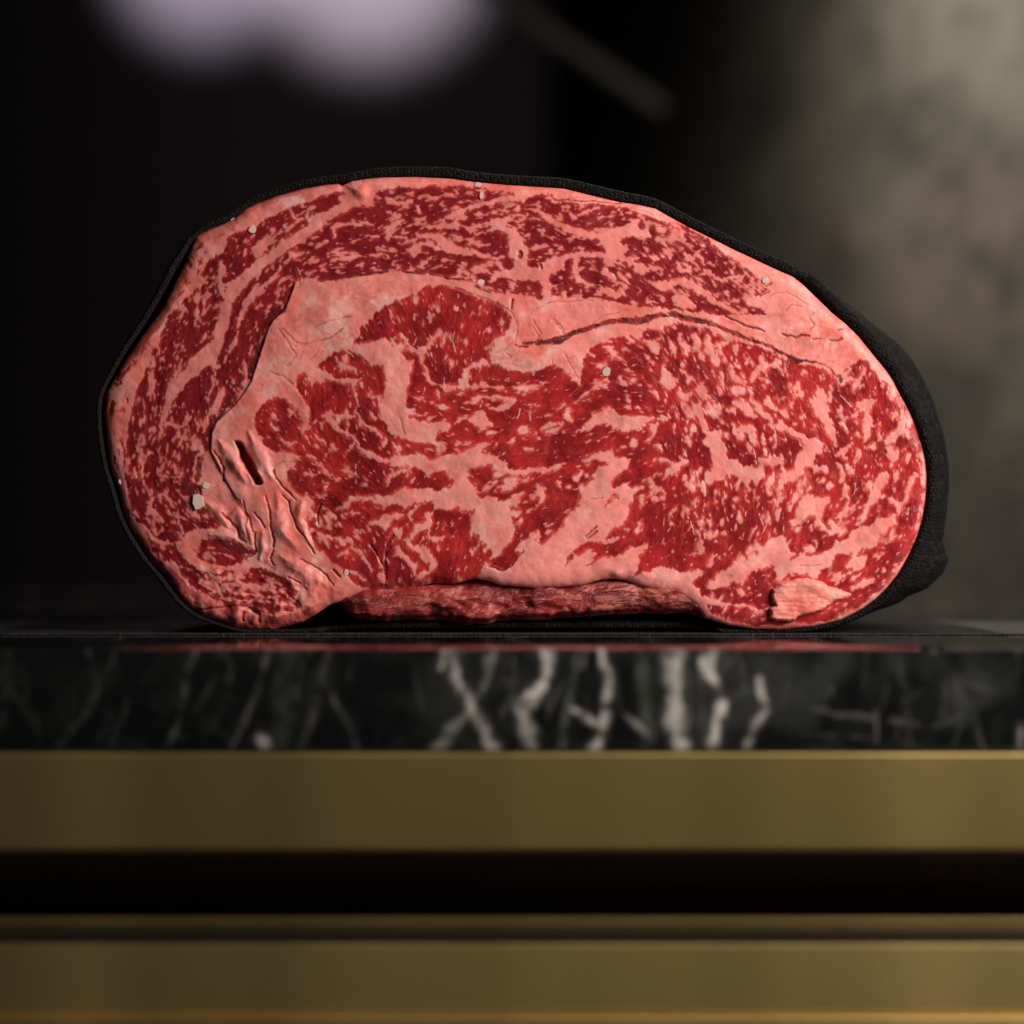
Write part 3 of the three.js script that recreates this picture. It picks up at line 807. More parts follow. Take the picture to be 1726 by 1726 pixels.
// ---------------------------------------------------------------- helpers
let seed = 1234567;
const rnd = () => { seed = (Math.imul(seed, 1664525) + 1013904223) >>> 0; return seed / 4294967296; };
const clamp = (x, a, b) => x < a ? a : x > b ? b : x;
const smooth = (a, b, x) => { const t = clamp((x - a) / (b - a), 0, 1); return t * t * (3 - 2 * t); };
const mix = (a, b, t) => a + (b - a) * t;
const hash = (x, y, s) => { let h = Math.imul(x, 374761393) ^ Math.imul(y, 668265263) ^ Math.imul(s, 1442695041); h = Math.imul(h ^ (h >>> 13), 1274126177); return ((h ^ (h >>> 16)) >>> 0) / 4294967296; };
const vnoise = (x, y, s) => { const i = Math.floor(x), j = Math.floor(y), u = x - i, v = y - j, a = u * u * (3 - 2 * u), b = v * v * (3 - 2 * v); return mix(mix(hash(i, j, s), hash(i + 1, j, s), a), mix(hash(i, j + 1, s), hash(i + 1, j + 1, s), a), b) * 2 - 1; };
const fbm = (x, y, s, o = 4) => { let t = 0, a = 0.5; for (let k = 0; k < o; k++) { t += a * vnoise(x, y, s + k); x *= 2.03; y *= 2.03; a *= 0.5; } return t; };
const SRGB = new Uint8Array(4097); for (let i = 0; i <= 4096; i++) { const c = i / 4096; SRGB[i] = Math.round(255 * (c <= 0.0031308 ? 12.92 * c : 1.055 * Math.pow(c, 1 / 2.4) - 0.055)); }
const toS = c => SRGB[clamp(c, 0, 1) * 4096 | 0];
function texture(w, h, data, srgb, repeat) {
  const t = new THREE.DataTexture(data, w, h, THREE.RGBAFormat, THREE.UnsignedByteType);
  t.magFilter = t.minFilter = THREE.LinearFilter; t.colorSpace = srgb ? THREE.SRGBColorSpace : THREE.NoColorSpace;
  t.wrapS = t.wrapT = repeat ? THREE.RepeatWrapping : THREE.ClampToEdgeWrapping; t.needsUpdate = true; return t;
}
const names = {};
const numbered = n => { const k = names[n] = (names[n] ?? -1) + 1; return k ? n + '_' + String(k).padStart(3, '0') : n; };
function thing(name, label, category, group) { const g = new THREE.Group(); g.name = numbered(name); g.userData = { label, category }; if (group) g.userData.group = group; scene.add(g); return g; }
function part(name, geometry, material, parent, label) { const m = new THREE.Mesh(geometry, material); m.name = name; m.castShadow = m.receiveShadow = true; if (label) m.userData.label = label; parent.add(m); return m; }
function geo(pos, idx, uv, nor) { const g = new THREE.BufferGeometry(); g.setAttribute('position', new THREE.Float32BufferAttribute(pos, 3)); if (uv) g.setAttribute('uv', new THREE.Float32BufferAttribute(uv, 2)); g.setIndex(idx); if (nor) g.setAttribute('normal', new THREE.Float32BufferAttribute(nor, 3)); else g.computeVertexNormals(); return g; }

// ---------------------------------------------------------------- the stone counter
// profile swept along x; points are [z, y] in metres, uv in metres along the profile
function sweep(profile, x0, x1, nx, uvScale = 1) {
  const pos = [], uv = [], idx = []; let s = 0;
  const n = profile.length;
  for (let j = 0; j < n; j++) {
    if (j) s += Math.hypot(profile[j][0] - profile[j - 1][0], profile[j][1] - profile[j - 1][1]);
    for (let i = 0; i <= nx; i++) { const x = mix(x0, x1, i / nx); pos.push(x, profile[j][1], profile[j][0]); uv.push(x * uvScale, s * uvScale); }
  }
  for (let j = 0; j < n - 1; j++) for (let i = 0; i < nx; i++) { const a = j * (nx + 1) + i, b = a + nx + 1; idx.push(a, a + 1, b + 1, a, b + 1, b); }
  const g = geo(pos, idx, uv); return toCreasedNormals(g, 0.6);
}
const box = (x0, x1, y0, y1, z0, z1, r = 0.0006) => { const g = new RoundedBoxGeometry(x1 - x0, y1 - y0, z1 - z0, 3, r); g.translate((x0 + x1) / 2, (y0 + y1) / 2, (z0 + z1) / 2); return g; };
const ZF = 0.107, SLAB = 0.0273;   // front of the slab, its thickness
function marbleTexture() {
  const W = 2048, H = 512, MM = 400 / W;            // 400 mm wide, 100 mm up the front and over the top edge
  const A = new Float32Array(W * H), G = new Float32Array(W * H);
  const put = (s, strength, green) => {              // s: [mm along x, mm up, width in mm] ...
    for (let k = 0; k + 1 < s.length; k++) {
      const [ax, ay, aw] = s[k], [bx, by, bw] = s[k + 1], m = Math.max(aw, bw) + 2;
      const i0 = Math.max(0, (Math.min(ax, bx) - m + 200) / MM | 0), i1 = Math.min(W - 1, (Math.max(ax, bx) + m + 200) / MM | 0), j0 = Math.max(0, (Math.min(ay, by) - m) / MM | 0), j1 = Math.min(H - 1, (Math.max(ay, by) + m) / MM | 0);
      for (let j = j0; j <= j1; j++) for (let i = i0; i <= i1; i++) {
        const wx = 0.9 * fbm(i * 0.02, j * 0.02, 31, 3), x = i * MM - 200 + 2.4 * wx, y = j * MM + 1.8 * fbm(i * 0.02, j * 0.02, 37, 3);
        const dx = bx - ax, dy = by - ay, t = clamp(((x - ax) * dx + (y - ay) * dy) / (dx * dx + dy * dy + 1e-6), 0, 1), w = mix(aw, bw, t) / 2;
        const d = Math.hypot(x - ax - dx * t, y - ay - dy * t) + .9 * Math.min(1, w) * fbm(i * .09, j * .05, 43, 4) + .5 * w * fbm(i * .03, j * .03, 45, 2), v = strength * (.82 * smooth(w * .95 + .25, w * .45 - .25, d) + .18 * smooth(w + 1.6, w - .6, d)) * clamp(0.8 + 1.5 * fbm(i * 0.05, j * 0.05, 41, 4), .1, 1.15);
        const o = j * W + i; if (v > A[o]) { A[o] = v; G[o] = green; }
      }
    }
  };
  const S = 0.1607;
  const L = (half, strength, green, ...p) => { const faint = strength < .5; put(p.map(([X, Y, w]) => [((half ? 863 : 0) + X / 2 - 863) * S, SLAB * 1000 - (Y / 2 - 25) * S, w / 2 * S * (faint && w < 60 ? .55 : .75)]), strength * (faint ? .62 : 1.05), green); };
  L(0, .16, 0, [280, 20, 30], [320, 180, 36], [270, 280, 36], [215, 390, 36]); L(0, .12, 0, [400, 20, 30], [330, 170, 30]); L(0, .3, .5, [665, 10, 30], [620, 200, 32], [565, 400, 36]); L(0, .2, 0, [930, 20, 36], [850, 240, 36], [785, 400, 36]);
  L(0, .2, 1, [975, 10, 120], [950, 200, 110], [930, 400, 90]); L(0, .62, 0, [880, 350, 40], [890, 368, 44]); L(0, .3, 1, [1050, 10, 40], [1000, 220, 40]); L(0, .16, 0, [1110, 10, 36], [1080, 200, 40], [1020, 390, 40]); L(0, .2, 0, [1100, 180, 26], [1160, 310, 34], [1205, 400, 36]); L(0, .2, 1, [770, 150, 34], [780, 170, 34]); L(0, .14, 1, [600, 350, 14], [720, 335, 16], [800, 370, 14]); L(0, .1, 1, [30, 60, 30], [20, 160, 40], [130, 300, 40], [150, 390, 30]);
  L(0, .6, 0, [1520, 10, 40], [1510, 50, 44], [1500, 110, 34]); L(0, .72, .2, [1515, 40, 40], [1570, 190, 52], [1620, 280, 60], [1670, 400, 96]); L(0, .55, .7, [1665, 10, 44], [1630, 180, 46], [1590, 260, 54], [1530, 320, 50], [1470, 400, 62]);
  L(1, .85, 0, [100, 0, 60], [120, 80, 54], [120, 130, 46], [70, 200, 60], [30, 250, 50], [65, 340, 60], [75, 400, 60]); L(1, .4, .3, [-20, 150, 30], [30, 250, 36]); L(1, .4, .8, [235, 10, 40], [200, 180, 40], [175, 300, 36], [160, 400, 36]); L(1, .75, .1, [295, 5, 46], [332, 160, 48], [300, 280, 50], [265, 400, 56]); L(1, .6, 0, [200, 250, 20], [265, 300, 44]);
  L(1, .4, 1, [420, 5, 90], [450, 200, 74], [455, 400, 84]); L(1, .7, 0, [530, 0, 112], [550, 180, 88], [565, 400, 110]); L(1, .5, .3, [380, 275, 24], [440, 330, 40]); L(1, .92, 0, [670, 0, 60], [662, 120, 54], [705, 220, 50], [680, 290, 62], [680, 400, 58]); L(1, .68, 0, [825, 160, 44], [855, 240, 36], [820, 300, 44], [795, 400, 42]); L(1, .28, 1, [715, 210, 30], [810, 200, 26]);
  L(1, .22, .2, [1010, 250, 16], [1080, 270, 30], [1200, 272, 32], [1300, 290, 34], [1365, 305, 36]); L(1, .16, .2, [1330, 220, 20], [1345, 300, 28], [1345, 400, 28]); L(1, .15, .3, [1365, 310, 36], [1430, 312, 36], [1510, 280, 20]); L(1, .15, .4, [1080, 170, 34], [1040, 210, 30]); L(1, .14, .4, [1500, 170, 30], [1620, 190, 40]); L(1, .16, .3, [1500, 180, 24], [1560, 300, 30], [1590, 390, 30]); L(1, .6, .1, [1715, 330, 34], [1720, 390, 40]); L(1, .12, .5, [1300, 100, 24], [1330, 230, 30], [1380, 200, 26]); L(1, .18, .4, [880, 330, 14], [1100, 345, 20], [1400, 375, 14]);
  // beyond the picture the veins go on
  for (let k = 0; k < 26; k++) { const side = k % 2 ? 1 : -1, x = side * (145 + rnd() * 52); put([[x, 0, .8 + rnd() * 4], [x + rnd() * 10 - 5, 14, .6 + rnd() * 3], [x + rnd() * 16 - 8, 28, .8 + rnd() * 3]], .2 + rnd() * .5, rnd()); }
  for (let k = 0; k < 60; k++) { const x = rnd() * 400 - 200, y = 29 + rnd() * 60; put([[x, y, .5 + rnd() * 2], [x + rnd() * 20 - 10, y + rnd() * 20, .4 + rnd() * 2], [x + rnd() * 30 - 15, y + 10 + rnd() * 30, .4 + rnd() * 1.5]], .1 + rnd() * .5, rnd()); }
  for (let k = 0; k < 70; k++) { const x = rnd() * 300 - 150, y = rnd() * 27, e = rnd() * 8 - 4; put([[x, y, .3], [x + e * .5 + rnd() * 2, y + 4 + rnd() * 4, .2 + rnd() * .6], [x + e + rnd() * 3, y + 9 + rnd() * 8, .2]], (.08 + rnd() * .2) * (x > -20 ? 1.3 : .5), rnd()); }
  const d = new Uint8Array(W * H * 4);
  for (let j = 0; j < H; j++) for (let i = 0; i < W; i++) {
    const o = j * W + i, cloud = Math.max(0, fbm(i * 0.012, j * 0.012, 51, 5)) * smooth(400, 1500, i) * 0.07 + Math.max(0, fbm(i * 0.03, j * 0.03, 57, 4)) * 0.018, a = A[o], g = G[o], n = 1 + 0.12 * fbm(i * .2, j * .2, 61, 2);
    const r0 = 0.0055 + cloud * .6, g0 = 0.006 + cloud * .63, b0 = 0.006 + cloud * .58;
    d[o * 4] = toS(mix(r0, mix(.46, .16, g) * n, a)); d[o * 4 + 1] = toS(mix(g0, mix(.435, .18, g) * n, a)); d[o * 4 + 2] = toS(mix(b0, mix(.40, .14, g) * n, a)); d[o * 4 + 3] = 255;
  }
  const t = texture(W, H, d, true, true); t.wrapS = THREE.MirroredRepeatWrapping; t.wrapT = THREE.MirroredRepeatWrapping; return t;
}
function brushedTexture() {   // fine drawn lines in metal: roughness in g
  const W = 512, H = 512, d = new Uint8Array(W * H * 4);
  for (let j = 0; j < H; j++) for (let i = 0; i < W; i++) { const v = .5 + .25 * vnoise(i * .012, j * .9, 71) + .2 * vnoise(i * .004, j * .35, 73) + .12 * fbm(i * .02, j * .02, 75, 3), o = (j * W + i) * 4; d[o] = d[o + 1] = d[o + 2] = clamp(v, 0, 1) * 255; d[o + 3] = 255; }
  return texture(W, H, d, false, true);
}
const counter = thing('stone_counter', 'black marble counter with white and green veins on brass-faced shelf edges', 'counter');
const marble = new THREE.MeshPhysicalMaterial({ map: marbleTexture(), roughness: 0.07, specularIntensity: 1, ior: 1.5 });
{ // slab: bottom front edge, up the front, rounded arris, back over the top
  const r = 0.0012, p = [[ZF - 0.01, -SLAB], [ZF - .0004, -SLAB], [ZF, -SLAB + .0004]];
  for (let k = 0; k <= 6; k++) { const a = k / 6 * Math.PI / 2; p.push([ZF - r + r * Math.cos(a), -r + r * Math.sin(a)]); }
  p.push([ZF - .03, 0], [0, 0], [-0.2, 0], [-0.52, 0]);
  const g = sweep(p, -0.45, 0.45, 12, 1); const uv = g.attributes.uv; for (let i = 0; i < uv.count; i++) uv.setXY(i, uv.getX(i) / 0.4 + 0.5, (uv.getY(i) - 0.01) / 0.1);
  part('marble_slab', g, marble, counter);
  part('slab_core', box(-0.448, 0.448, -SLAB + .0006, -.0016, -0.5, ZF - .004), new THREE.MeshStandardMaterial({ color: 0x0a0a0a, roughness: .6 }), counter);
}
const brush = brushedTexture(); brush.repeat.set(4, 12);
const brass = new THREE.MeshPhysicalMaterial({ color: new THREE.Color().setRGB(.96, .72, .28), metalness: 1, roughness: .68, roughnessMap: brush, anisotropy: 0.2 });
const stripStone = new THREE.MeshPhysicalMaterial({ color: new THREE.Color().setRGB(.008, .008, .008), roughness: .3 });
const carcass = new THREE.MeshStandardMaterial({ color: new THREE.Color().setRGB(.26, .21, .17), roughness: .7 });
part('brass_fascia', box(-.45, .45, -.0546, -.0278, ZF - .012, ZF + .0005, .0011), brass, counter);
part('recess_panel', box(-.45, .45, -.13, -.0556, .03, .034), carcass, counter);
part('recess_ceiling', box(-.45, .45, -.0556, -.0548, .034, ZF - .002, .0003), carcass, counter);
part('recess_floor', box(-.45, .45, -.0800, -.0782, .034, .0838), carcass, counter);
part('brass_lip', box(-.45, .45, -.0800, -.0748, .0840, .0852, .0004), brass, counter);
part('stone_strip', box(-.45, .45, -.0835, -.0776, .0854, .1226, .0004), stripStone, counter);
{ const g = box(-.45, .45, -.0092, .0092, -.0012, .0012, .0006); g.rotateX(-.10); g.translate(0, -.0866, .1252); part('lower_brass_panel', g, brass, counter); }   // leans back a little
part('lower_brass_rim', box(-.45, .45, -.115, -.0961, .1238, .1290, .0012), brass, counter);

// thin dark board under the joint, with a gritty front edge
const BT = 0.0006;   // its top
const board = thing('serving_board', 'thin black board with a gritty front edge under the beef', 'board');
{
  const W = 1024, H = 64, d = new Uint8Array(W * H * 4), b = new Uint8Array(W * H * 4);
  for (let j = 0; j < H; j++) for (let i = 0; i < W; i++) { const o = (j * W + i) * 4, h = hash(i, j, 91), patch = .5 + .5 * vnoise(i * .02, 3, 93), s = h > .965 - .03 * patch ? .05 + .3 * hash(i, j, 95) : .002 + .006 * hash(i, j, 97); d[o] = toS(s); d[o + 1] = toS(s * .95); d[o + 2] = toS(s * .82); d[o + 3] = 255; b[o] = b[o + 1] = b[o + 2] = hash(i, j, 99) * 255; b[o + 3] = 255; }
  const map = texture(W, H, d, true, true), bump = texture(W, H, b, false, true);
  const edge = new THREE.MeshStandardMaterial({ map, bumpMap: bump, bumpScale: .0004, roughness: .75 });
  const p = []; const z1 = .0036;
  for (let k = 0; k <= 5; k++) { const a = -Math.PI / 2 + k / 5 * Math.PI; p.push([z1 - .0003 + .0003 * Math.cos(a), BT / 2 + (BT / 2) * Math.sin(a)]); }
  const g = sweep(p, -.45, .45, 200, 1), q = g.attributes.position;
  for (let i = 0; i < q.count; i++) q.setZ(i, q.getZ(i) + .00016 * fbm(q.getX(i) * 700, q.getY(i) * 700, 101, 3));
  const uv = g.attributes.uv; for (let i = 0; i < uv.count; i++) uv.setXY(i, uv.getX(i) * 1000 / 160, uv.getY(i) * 1000 / 10);
  part('gritty_edge', g, edge, board);
  part('board_top', box(-.45, .45, .00005, BT - .00004, -.106, .0032, .0001), new THREE.MeshPhysicalMaterial({ color: new THREE.Color().setRGB(.012, .012, .012), roughness: .45 }), board);
}

// ---------------------------------------------------------------- the cut face of the beef: a map of fat and lean in millimetres
const W = 2048, H = 1136, MM = 0.125, X0 = -128, Y0 = 0;
const NP = W * H;
const fld = () => new Float32Array(NP);
const R = 1.6;
function polySD(pts, reach, each) {       // signed distance (inside positive) of a polygon, visited in its box
  let x0 = 1e9, x1 = -1e9, y0 = 1e9, y1 = -1e9; for (let k = 0; k < pts.length; k += 2) { x0 = Math.min(x0, pts[k]); x1 = Math.max(x1, pts[k]); y0 = Math.min(y0, pts[k + 1]); y1 = Math.max(y1, pts[k + 1]); }
  const i0 = clamp(Math.floor((x0 - reach - X0) / MM), 0, W - 1), i1 = clamp(Math.ceil((x1 + reach - X0) / MM), 0, W - 1), j0 = clamp(Math.floor((y0 - reach - Y0) / MM), 0, H - 1), j1 = clamp(Math.ceil((y1 + reach - Y0) / MM), 0, H - 1), w = i1 - i0 + 1, h = j1 - j0 + 1;
  const d = new Float32Array(w * h).fill(reach), ins = new Uint8Array(w * h), n = pts.length / 2;
  for (let k = 0; k < n; k++) {
    const ax = pts[2 * k], ay = pts[2 * k + 1], m = (k + 1) % n, bx = pts[2 * m], by = pts[2 * m + 1], dx = bx - ax, dy = by - ay, il = 1 / (dx * dx + dy * dy + 1e-9);
    const a0 = clamp(Math.floor((Math.min(ax, bx) - reach - X0) / MM), i0, i1), a1 = clamp(Math.ceil((Math.max(ax, bx) + reach - X0) / MM), i0, i1), b0 = clamp(Math.floor((Math.min(ay, by) - reach - Y0) / MM), j0, j1), b1 = clamp(Math.ceil((Math.max(ay, by) + reach - Y0) / MM), j0, j1);
    for (let j = b0; j <= b1; j++) { const y = Y0 + j * MM; for (let i = a0; i <= a1; i++) { const x = X0 + i * MM; let t = ((x - ax) * dx + (y - ay) * dy) * il; t = t < 0 ? 0 : t > 1 ? 1 : t; const ex = x - ax - dx * t, ey = y - ay - dy * t, e = Math.sqrt(ex * ex + ey * ey), o = (j - j0) * w + i - i0; if (e < d[o]) d[o] = e; } }
    if (ay !== by) { const lo = Math.min(ay, by), hi = Math.max(ay, by); for (let j = clamp(Math.ceil((lo - Y0) / MM), j0, j1); j <= j1; j++) { const y = Y0 + j * MM; if (y < lo) continue; if (y >= hi) break; const x = ax + dx * (y - ay) / dy; const i = Math.ceil((x - X0) / MM); if (i <= i1) ins[(j - j0) * w + Math.max(i, i0) - i0] ^= 1; } }
  }
  for (let j = 0; j < h; j++) { let f = 0; for (let i = 0; i < w; i++) { const o = j * w + i; f ^= ins[o]; each((j + j0) * W + i + i0, f ? d[o] : -d[o]); } }
}
function strokeSD(s, reach, each) {       // [x, y, half width] ...
  let x0 = 1e9, x1 = -1e9, y0 = 1e9, y1 = -1e9, wm = 0; for (let k = 0; k < s.length; k += 3) { x0 = Math.min(x0, s[k]); x1 = Math.max(x1, s[k]); y0 = Math.min(y0, s[k + 1]); y1 = Math.max(y1, s[k + 1]); wm = Math.max(wm, s[k + 2]); }
  const m = reach + wm, i0 = clamp(Math.floor((x0 - m - X0) / MM), 0, W - 1), i1 = clamp(Math.ceil((x1 + m - X0) / MM), 0, W - 1), j0 = clamp(Math.floor((y0 - m - Y0) / MM), 0, H - 1), j1 = clamp(Math.ceil((y1 + m - Y0) / MM), 0, H - 1), w = i1 - i0 + 1;
  const d = new Float32Array(w * (j1 - j0 + 1)).fill(-reach);
  for (let k = 0; k + 3 < s.length; k += 3) {
    const ax = s[k], ay = s[k + 1], aw = s[k + 2], dx = s[k + 3] - ax, dy = s[k + 4] - ay, dw = s[k + 5] - aw, il = 1 / (dx * dx + dy * dy + 1e-9), mm = reach + Math.max(aw, aw + dw);
    const a0 = clamp(Math.floor((Math.min(ax, ax + dx) - mm - X0) / MM), i0, i1), a1 = clamp(Math.ceil((Math.max(ax, ax + dx) + mm - X0) / MM), i0, i1), b0 = clamp(Math.floor((Math.min(ay, ay + dy) - mm - Y0) / MM), j0, j1), b1 = clamp(Math.ceil((Math.max(ay, ay + dy) + mm - Y0) / MM), j0, j1);
    for (let j = b0; j <= b1; j++) { const y = Y0 + j * MM; for (let i = a0; i <= a1; i++) { const x = X0 + i * MM; let t = ((x - ax) * dx + (y - ay) * dy) * il; t = t < 0 ? 0 : t > 1 ? 1 : t; const ex = x - ax - dx * t, ey = y - ay - dy * t, e = aw + dw * t - Math.sqrt(ex * ex + ey * ey), o = (j - j0) * w + i - i0; if (e > d[o]) d[o] = e; } }
  }
  for (let o = 0; o < d.length; o++) if (d[o] > -reach) each((j0 + Math.floor(o / w)) * W + i0 + o % w, d[o]);
}
const sdO = fld().fill(-6), B = fld().fill(R), zone = new Uint8Array(NP), vein = new Int16Array(NP), dark = fld(), carve = fld(), line = fld(), fibre = fld(), blot = fld(), gully = fld(), skin = fld().fill(-R), fold = fld();
const shapes = FACE.map(([kind, ...v]) => [kind, v.map(a => a / 10)]);
const outline = shapes[0][1];
polySD(outline, 6, (o, d) => { sdO[o] = d; });
const veinZone = [0]; let nVein = 0;
for (const [kind, v] of shapes) {
  if (kind[0] === 'M') { const z = +kind[1] + 1; polySD(v, R, (o, d) => { if (-d < B[o]) B[o] = -d; if (d > 0) zone[o] = z; }); }
  else if (kind[0] === 'V') { const id = ++nVein; (kind === 'V' ? strokeSD : polySD)(v, R, (o, d) => { if (d > B[o]) B[o] = d; if (d > -.35) vein[o] = id; }); }
  else if (kind === 'f') strokeSD(v, R, (o, d) => { if (d > B[o]) B[o] = d; });
  else if (kind === 'm') strokeSD(v, R, (o, d) => { if (-d < B[o]) B[o] = -d; if (d > 0) vein[o] = 0; });
  else if (kind === 'd') strokeSD(v, R, (o, d) => { if (-d < B[o]) B[o] = -d; const t = smooth(-.25, .25, d); if (t > dark[o]) dark[o] = t; if (d > 0) vein[o] = 0; });
  else if (kind === 'b') { const hw = Math.max(...v.filter((_, q) => q % 3 === 2)); v[2] *= .4; v[v.length - 1] *= .4; strokeSD(v, 1, (o, d) => { const t = smooth(-.7, hw * .9, d) * Math.min(1, hw / 1.6); if (t > fold[o]) fold[o] = t; }); }
  else if (kind === 'k') polySD(v, R, (o, d) => { if (d > skin[o]) skin[o] = d; });
  else if (kind === 'c') strokeSD(v, R, (o, d) => { const t = smooth(-.28, .12, d); if (t > carve[o]) carve[o] = t; });
  else if (kind === 'g') strokeSD(v, R, (o, d) => { const t = smooth(-.3, .5, d); if (t > gully[o]) gully[o] = t; });
  else if (kind === 'l') strokeSD(v, R, (o, d) => { const t = smooth(-.3, .1, d); if (t > line[o]) line[o] = t; });
  else if (kind === 'w') strokeSD(v, R, (o, d) => { const t = smooth(-.12, .06, d); if (t > fibre[o]) fibre[o] = t; });
  else if (kind === 'r') strokeSD(v, 3, (o, d) => { const t = smooth(-1.5, .8, d); if (t > blot[o]) blot[o] = t; });
}
{ // no drawn line stays smooth: every traced edge is bent by a small irregular shift
  const from = new Int32Array(NP), fine = new Int32Array(NP);
  for (let j = 0; j < H; j++) for (let i = 0; i < W; i++) { const o = j * W + i; if (sdO[o] < -5.9) { from[o] = fine[o] = o; continue; } const u = i + 4.6 * fbm(i * .045, j * .045, 201, 3), v = j + 4.6 * fbm(i * .045 + 50, j * .045, 209, 3), u2 = u + 3 * vnoise(i * .19, j * .19, 205), v2 = v + 3 * vnoise(i * .19 + 50, j * .19, 213); from[o] = clamp(Math.round(v), 0, H - 1) * W + clamp(Math.round(u), 0, W - 1); fine[o] = clamp(Math.round(v2), 0, H - 1) * W + clamp(Math.round(u2), 0, W - 1); }
  for (const a of [B, dark, carve, line, fibre, gully, skin, fold, zone, vein]) { const c = a.slice(), f = a === B || a === zone || a === vein ? fine : from; for (let o = 0; o < NP; o++) a[o] = c[f[o]]; }
}
// points of the face are given in steps of 0.18 mm from its upper left
const FX = p => (p - 863) * .18, FY = p => (1070 - p) * .18;
// grain direction and share of fine fat, given at points of the face and blended between them
const GRAIN = [[300, 560, .4, -.9], [240, 750, .15, -1], [280, 880, .5, .8], [380, 480, .6, -.8], [450, 420, .75, -.6], [560, 420, .95, -.25], [680, 400, 1, -.12], [800, 380, 1, -.15], [820, 440, 1, .2], [960, 400, .8, .25], [1000, 370, 1, -.3], [1080, 430, .8, .5], [1200, 460, .8, .55], [1100, 490, .85, .5], [1250, 500, .8, .6], [460, 720, .7, .5], [560, 680, .2, 1], [540, 780, .6, .6], [620, 720, .3, 1], [700, 560, .4, .9], [790, 560, -.2, 1], [780, 620, -.1, 1], [730, 690, .9, .2], [830, 680, 1, -.1], [850, 780, 1, -.35], [960, 680, .9, -.45], [1000, 780, .9, -.42], [1040, 620, .85, .3], [1130, 600, .4, .9], [1200, 640, .5, .87], [1260, 700, .5, .87], [1350, 680, .35, .93], [1400, 740, .3, .95], [1460, 700, .1, 1], [1520, 760, -.1, 1], [1500, 830, -.35, .93], [1200, 780, .2, 1], [1180, 860, -.15, 1], [1260, 880, -.3, .95], [1350, 860, -.35, .93], [1440, 900, -.6, .8], [1500, 940, -.75, .65], [1200, 960, -.5, .85], [1100, 880, .5, -.85], [1000, 880, .8, -.6], [900, 830, .9, -.45], [850, 900, .7, -.7], [740, 940, -.2, 1], [680, 880, .6, -.8], [600, 880, .5, .7], [640, 950, .3, 1], [560, 830, .6, .4], [1350, 1030, .9, -.4], [1450, 1000, .85, -.5], [350, 950, .85, .5], [430, 1020, .9, .4], [250, 920, .6, .8]];
const SPARSE = [[280, 560, 1.2], [330, 450, 1.2], [250, 720, 1.05], [300, 700, 1.25], [300, 830, 1], [470, 370, 1.3], [450, 470, 1.25], [600, 400, 1.15], [700, 350, 1.15], [650, 440, 1.25], [800, 340, 1.3], [850, 440, 1.5], [960, 400, 1.6], [940, 470, 1.3], [1000, 360, 1.35], [1080, 480, 1.4], [1150, 420, 1.05], [1220, 480, 1.05], [470, 720, 1.5], [540, 660, 1.7], [560, 800, 1.45], [600, 650, 1.6], [700, 540, 1.45], [780, 560, 1.7], [790, 610, 1.8], [700, 670, 1.6], [850, 640, 2.3], [820, 690, 1.55], [930, 690, 1.35], [800, 770, 1.55], [900, 760, 1.35], [990, 690, 1.5], [1000, 620, 1.5], [1080, 640, 1.29], [1150, 640, 1.29], [1180, 700, 1.19], [1250, 680, 1.24], [1300, 640, 1.34], [1280, 740, 1.24], [1350, 640, 1.34], [1480, 680, 1.29], [1450, 760, 1.19], [1530, 800, 1.14], [1100, 780, 1.34], [1060, 820, 1.39], [1180, 830, 1.19], [1250, 860, 1.24], [1350, 830, 1.14], [1430, 860, 1.14], [1500, 880, 1.14], [1120, 900, 1.54], [1050, 910, 1.54], [1250, 940, 1.49], [950, 830, 1.3], [900, 870, 1.7], [700, 830, 1.9], [750, 920, 1.7], [650, 960, 1.9], [600, 900, 1.5], [560, 860, 1.5], [540, 920, 1.7], [1250, 1010, 1.44], [1400, 1000, 1.24], [1450, 970, 1.19], [1330, 1040, 1.44], [420, 1000, 1.2], [300, 960, 1.2], [360, 930, 1.5]];
const CW = W / 16, CH = H / 16, ang = new Float32Array(CW * CH), thr = new Float32Array(CW * CH);
for (let j = 0; j < CH; j++) for (let i = 0; i < CW; i++) {
  const x = X0 + i * 16 * MM, y = Y0 + j * 16 * MM; let c = 0, s = 0, n = 0, t = 0;
  for (const [px, py, dx, dy] of GRAIN) { const q = (x - FX(px)) ** 2 + (y - FY(py)) ** 2 + 3, w = 1 / (q * q), a = 2 * Math.atan2(-dy, dx); c += w * Math.cos(a); s += w * Math.sin(a); }
  for (const [px, py, v] of SPARSE) { const q = (x - FX(px)) ** 2 + (y - FY(py)) ** 2 + 3, w = 1 / (q * q); t += w * v; n += w; }
  ang[j * CW + i] = Math.atan2(s, c) / 2 + .25 * vnoise(i * .21, j * .21, 5); thr[j * CW + i] = t / n;
}
const coarse = (a, i, j) => { const x = Math.min(i / 16, CW - 1.001), y = Math.min(j / 16, CH - 1.001), u = x | 0, v = y | 0, p = x - u, q = y - v, o = v * CW + u; return (a[o] * (1 - p) + a[o + 1] * p) * (1 - q) + (a[o + CW] * (1 - p) + a[o + CW + 1] * p) * q; };
const EXP = new Float32Array(1025); for (let k = 0; k <= 1024; k++) EXP[k] = Math.exp(-.5 * k / 1024 * 9);
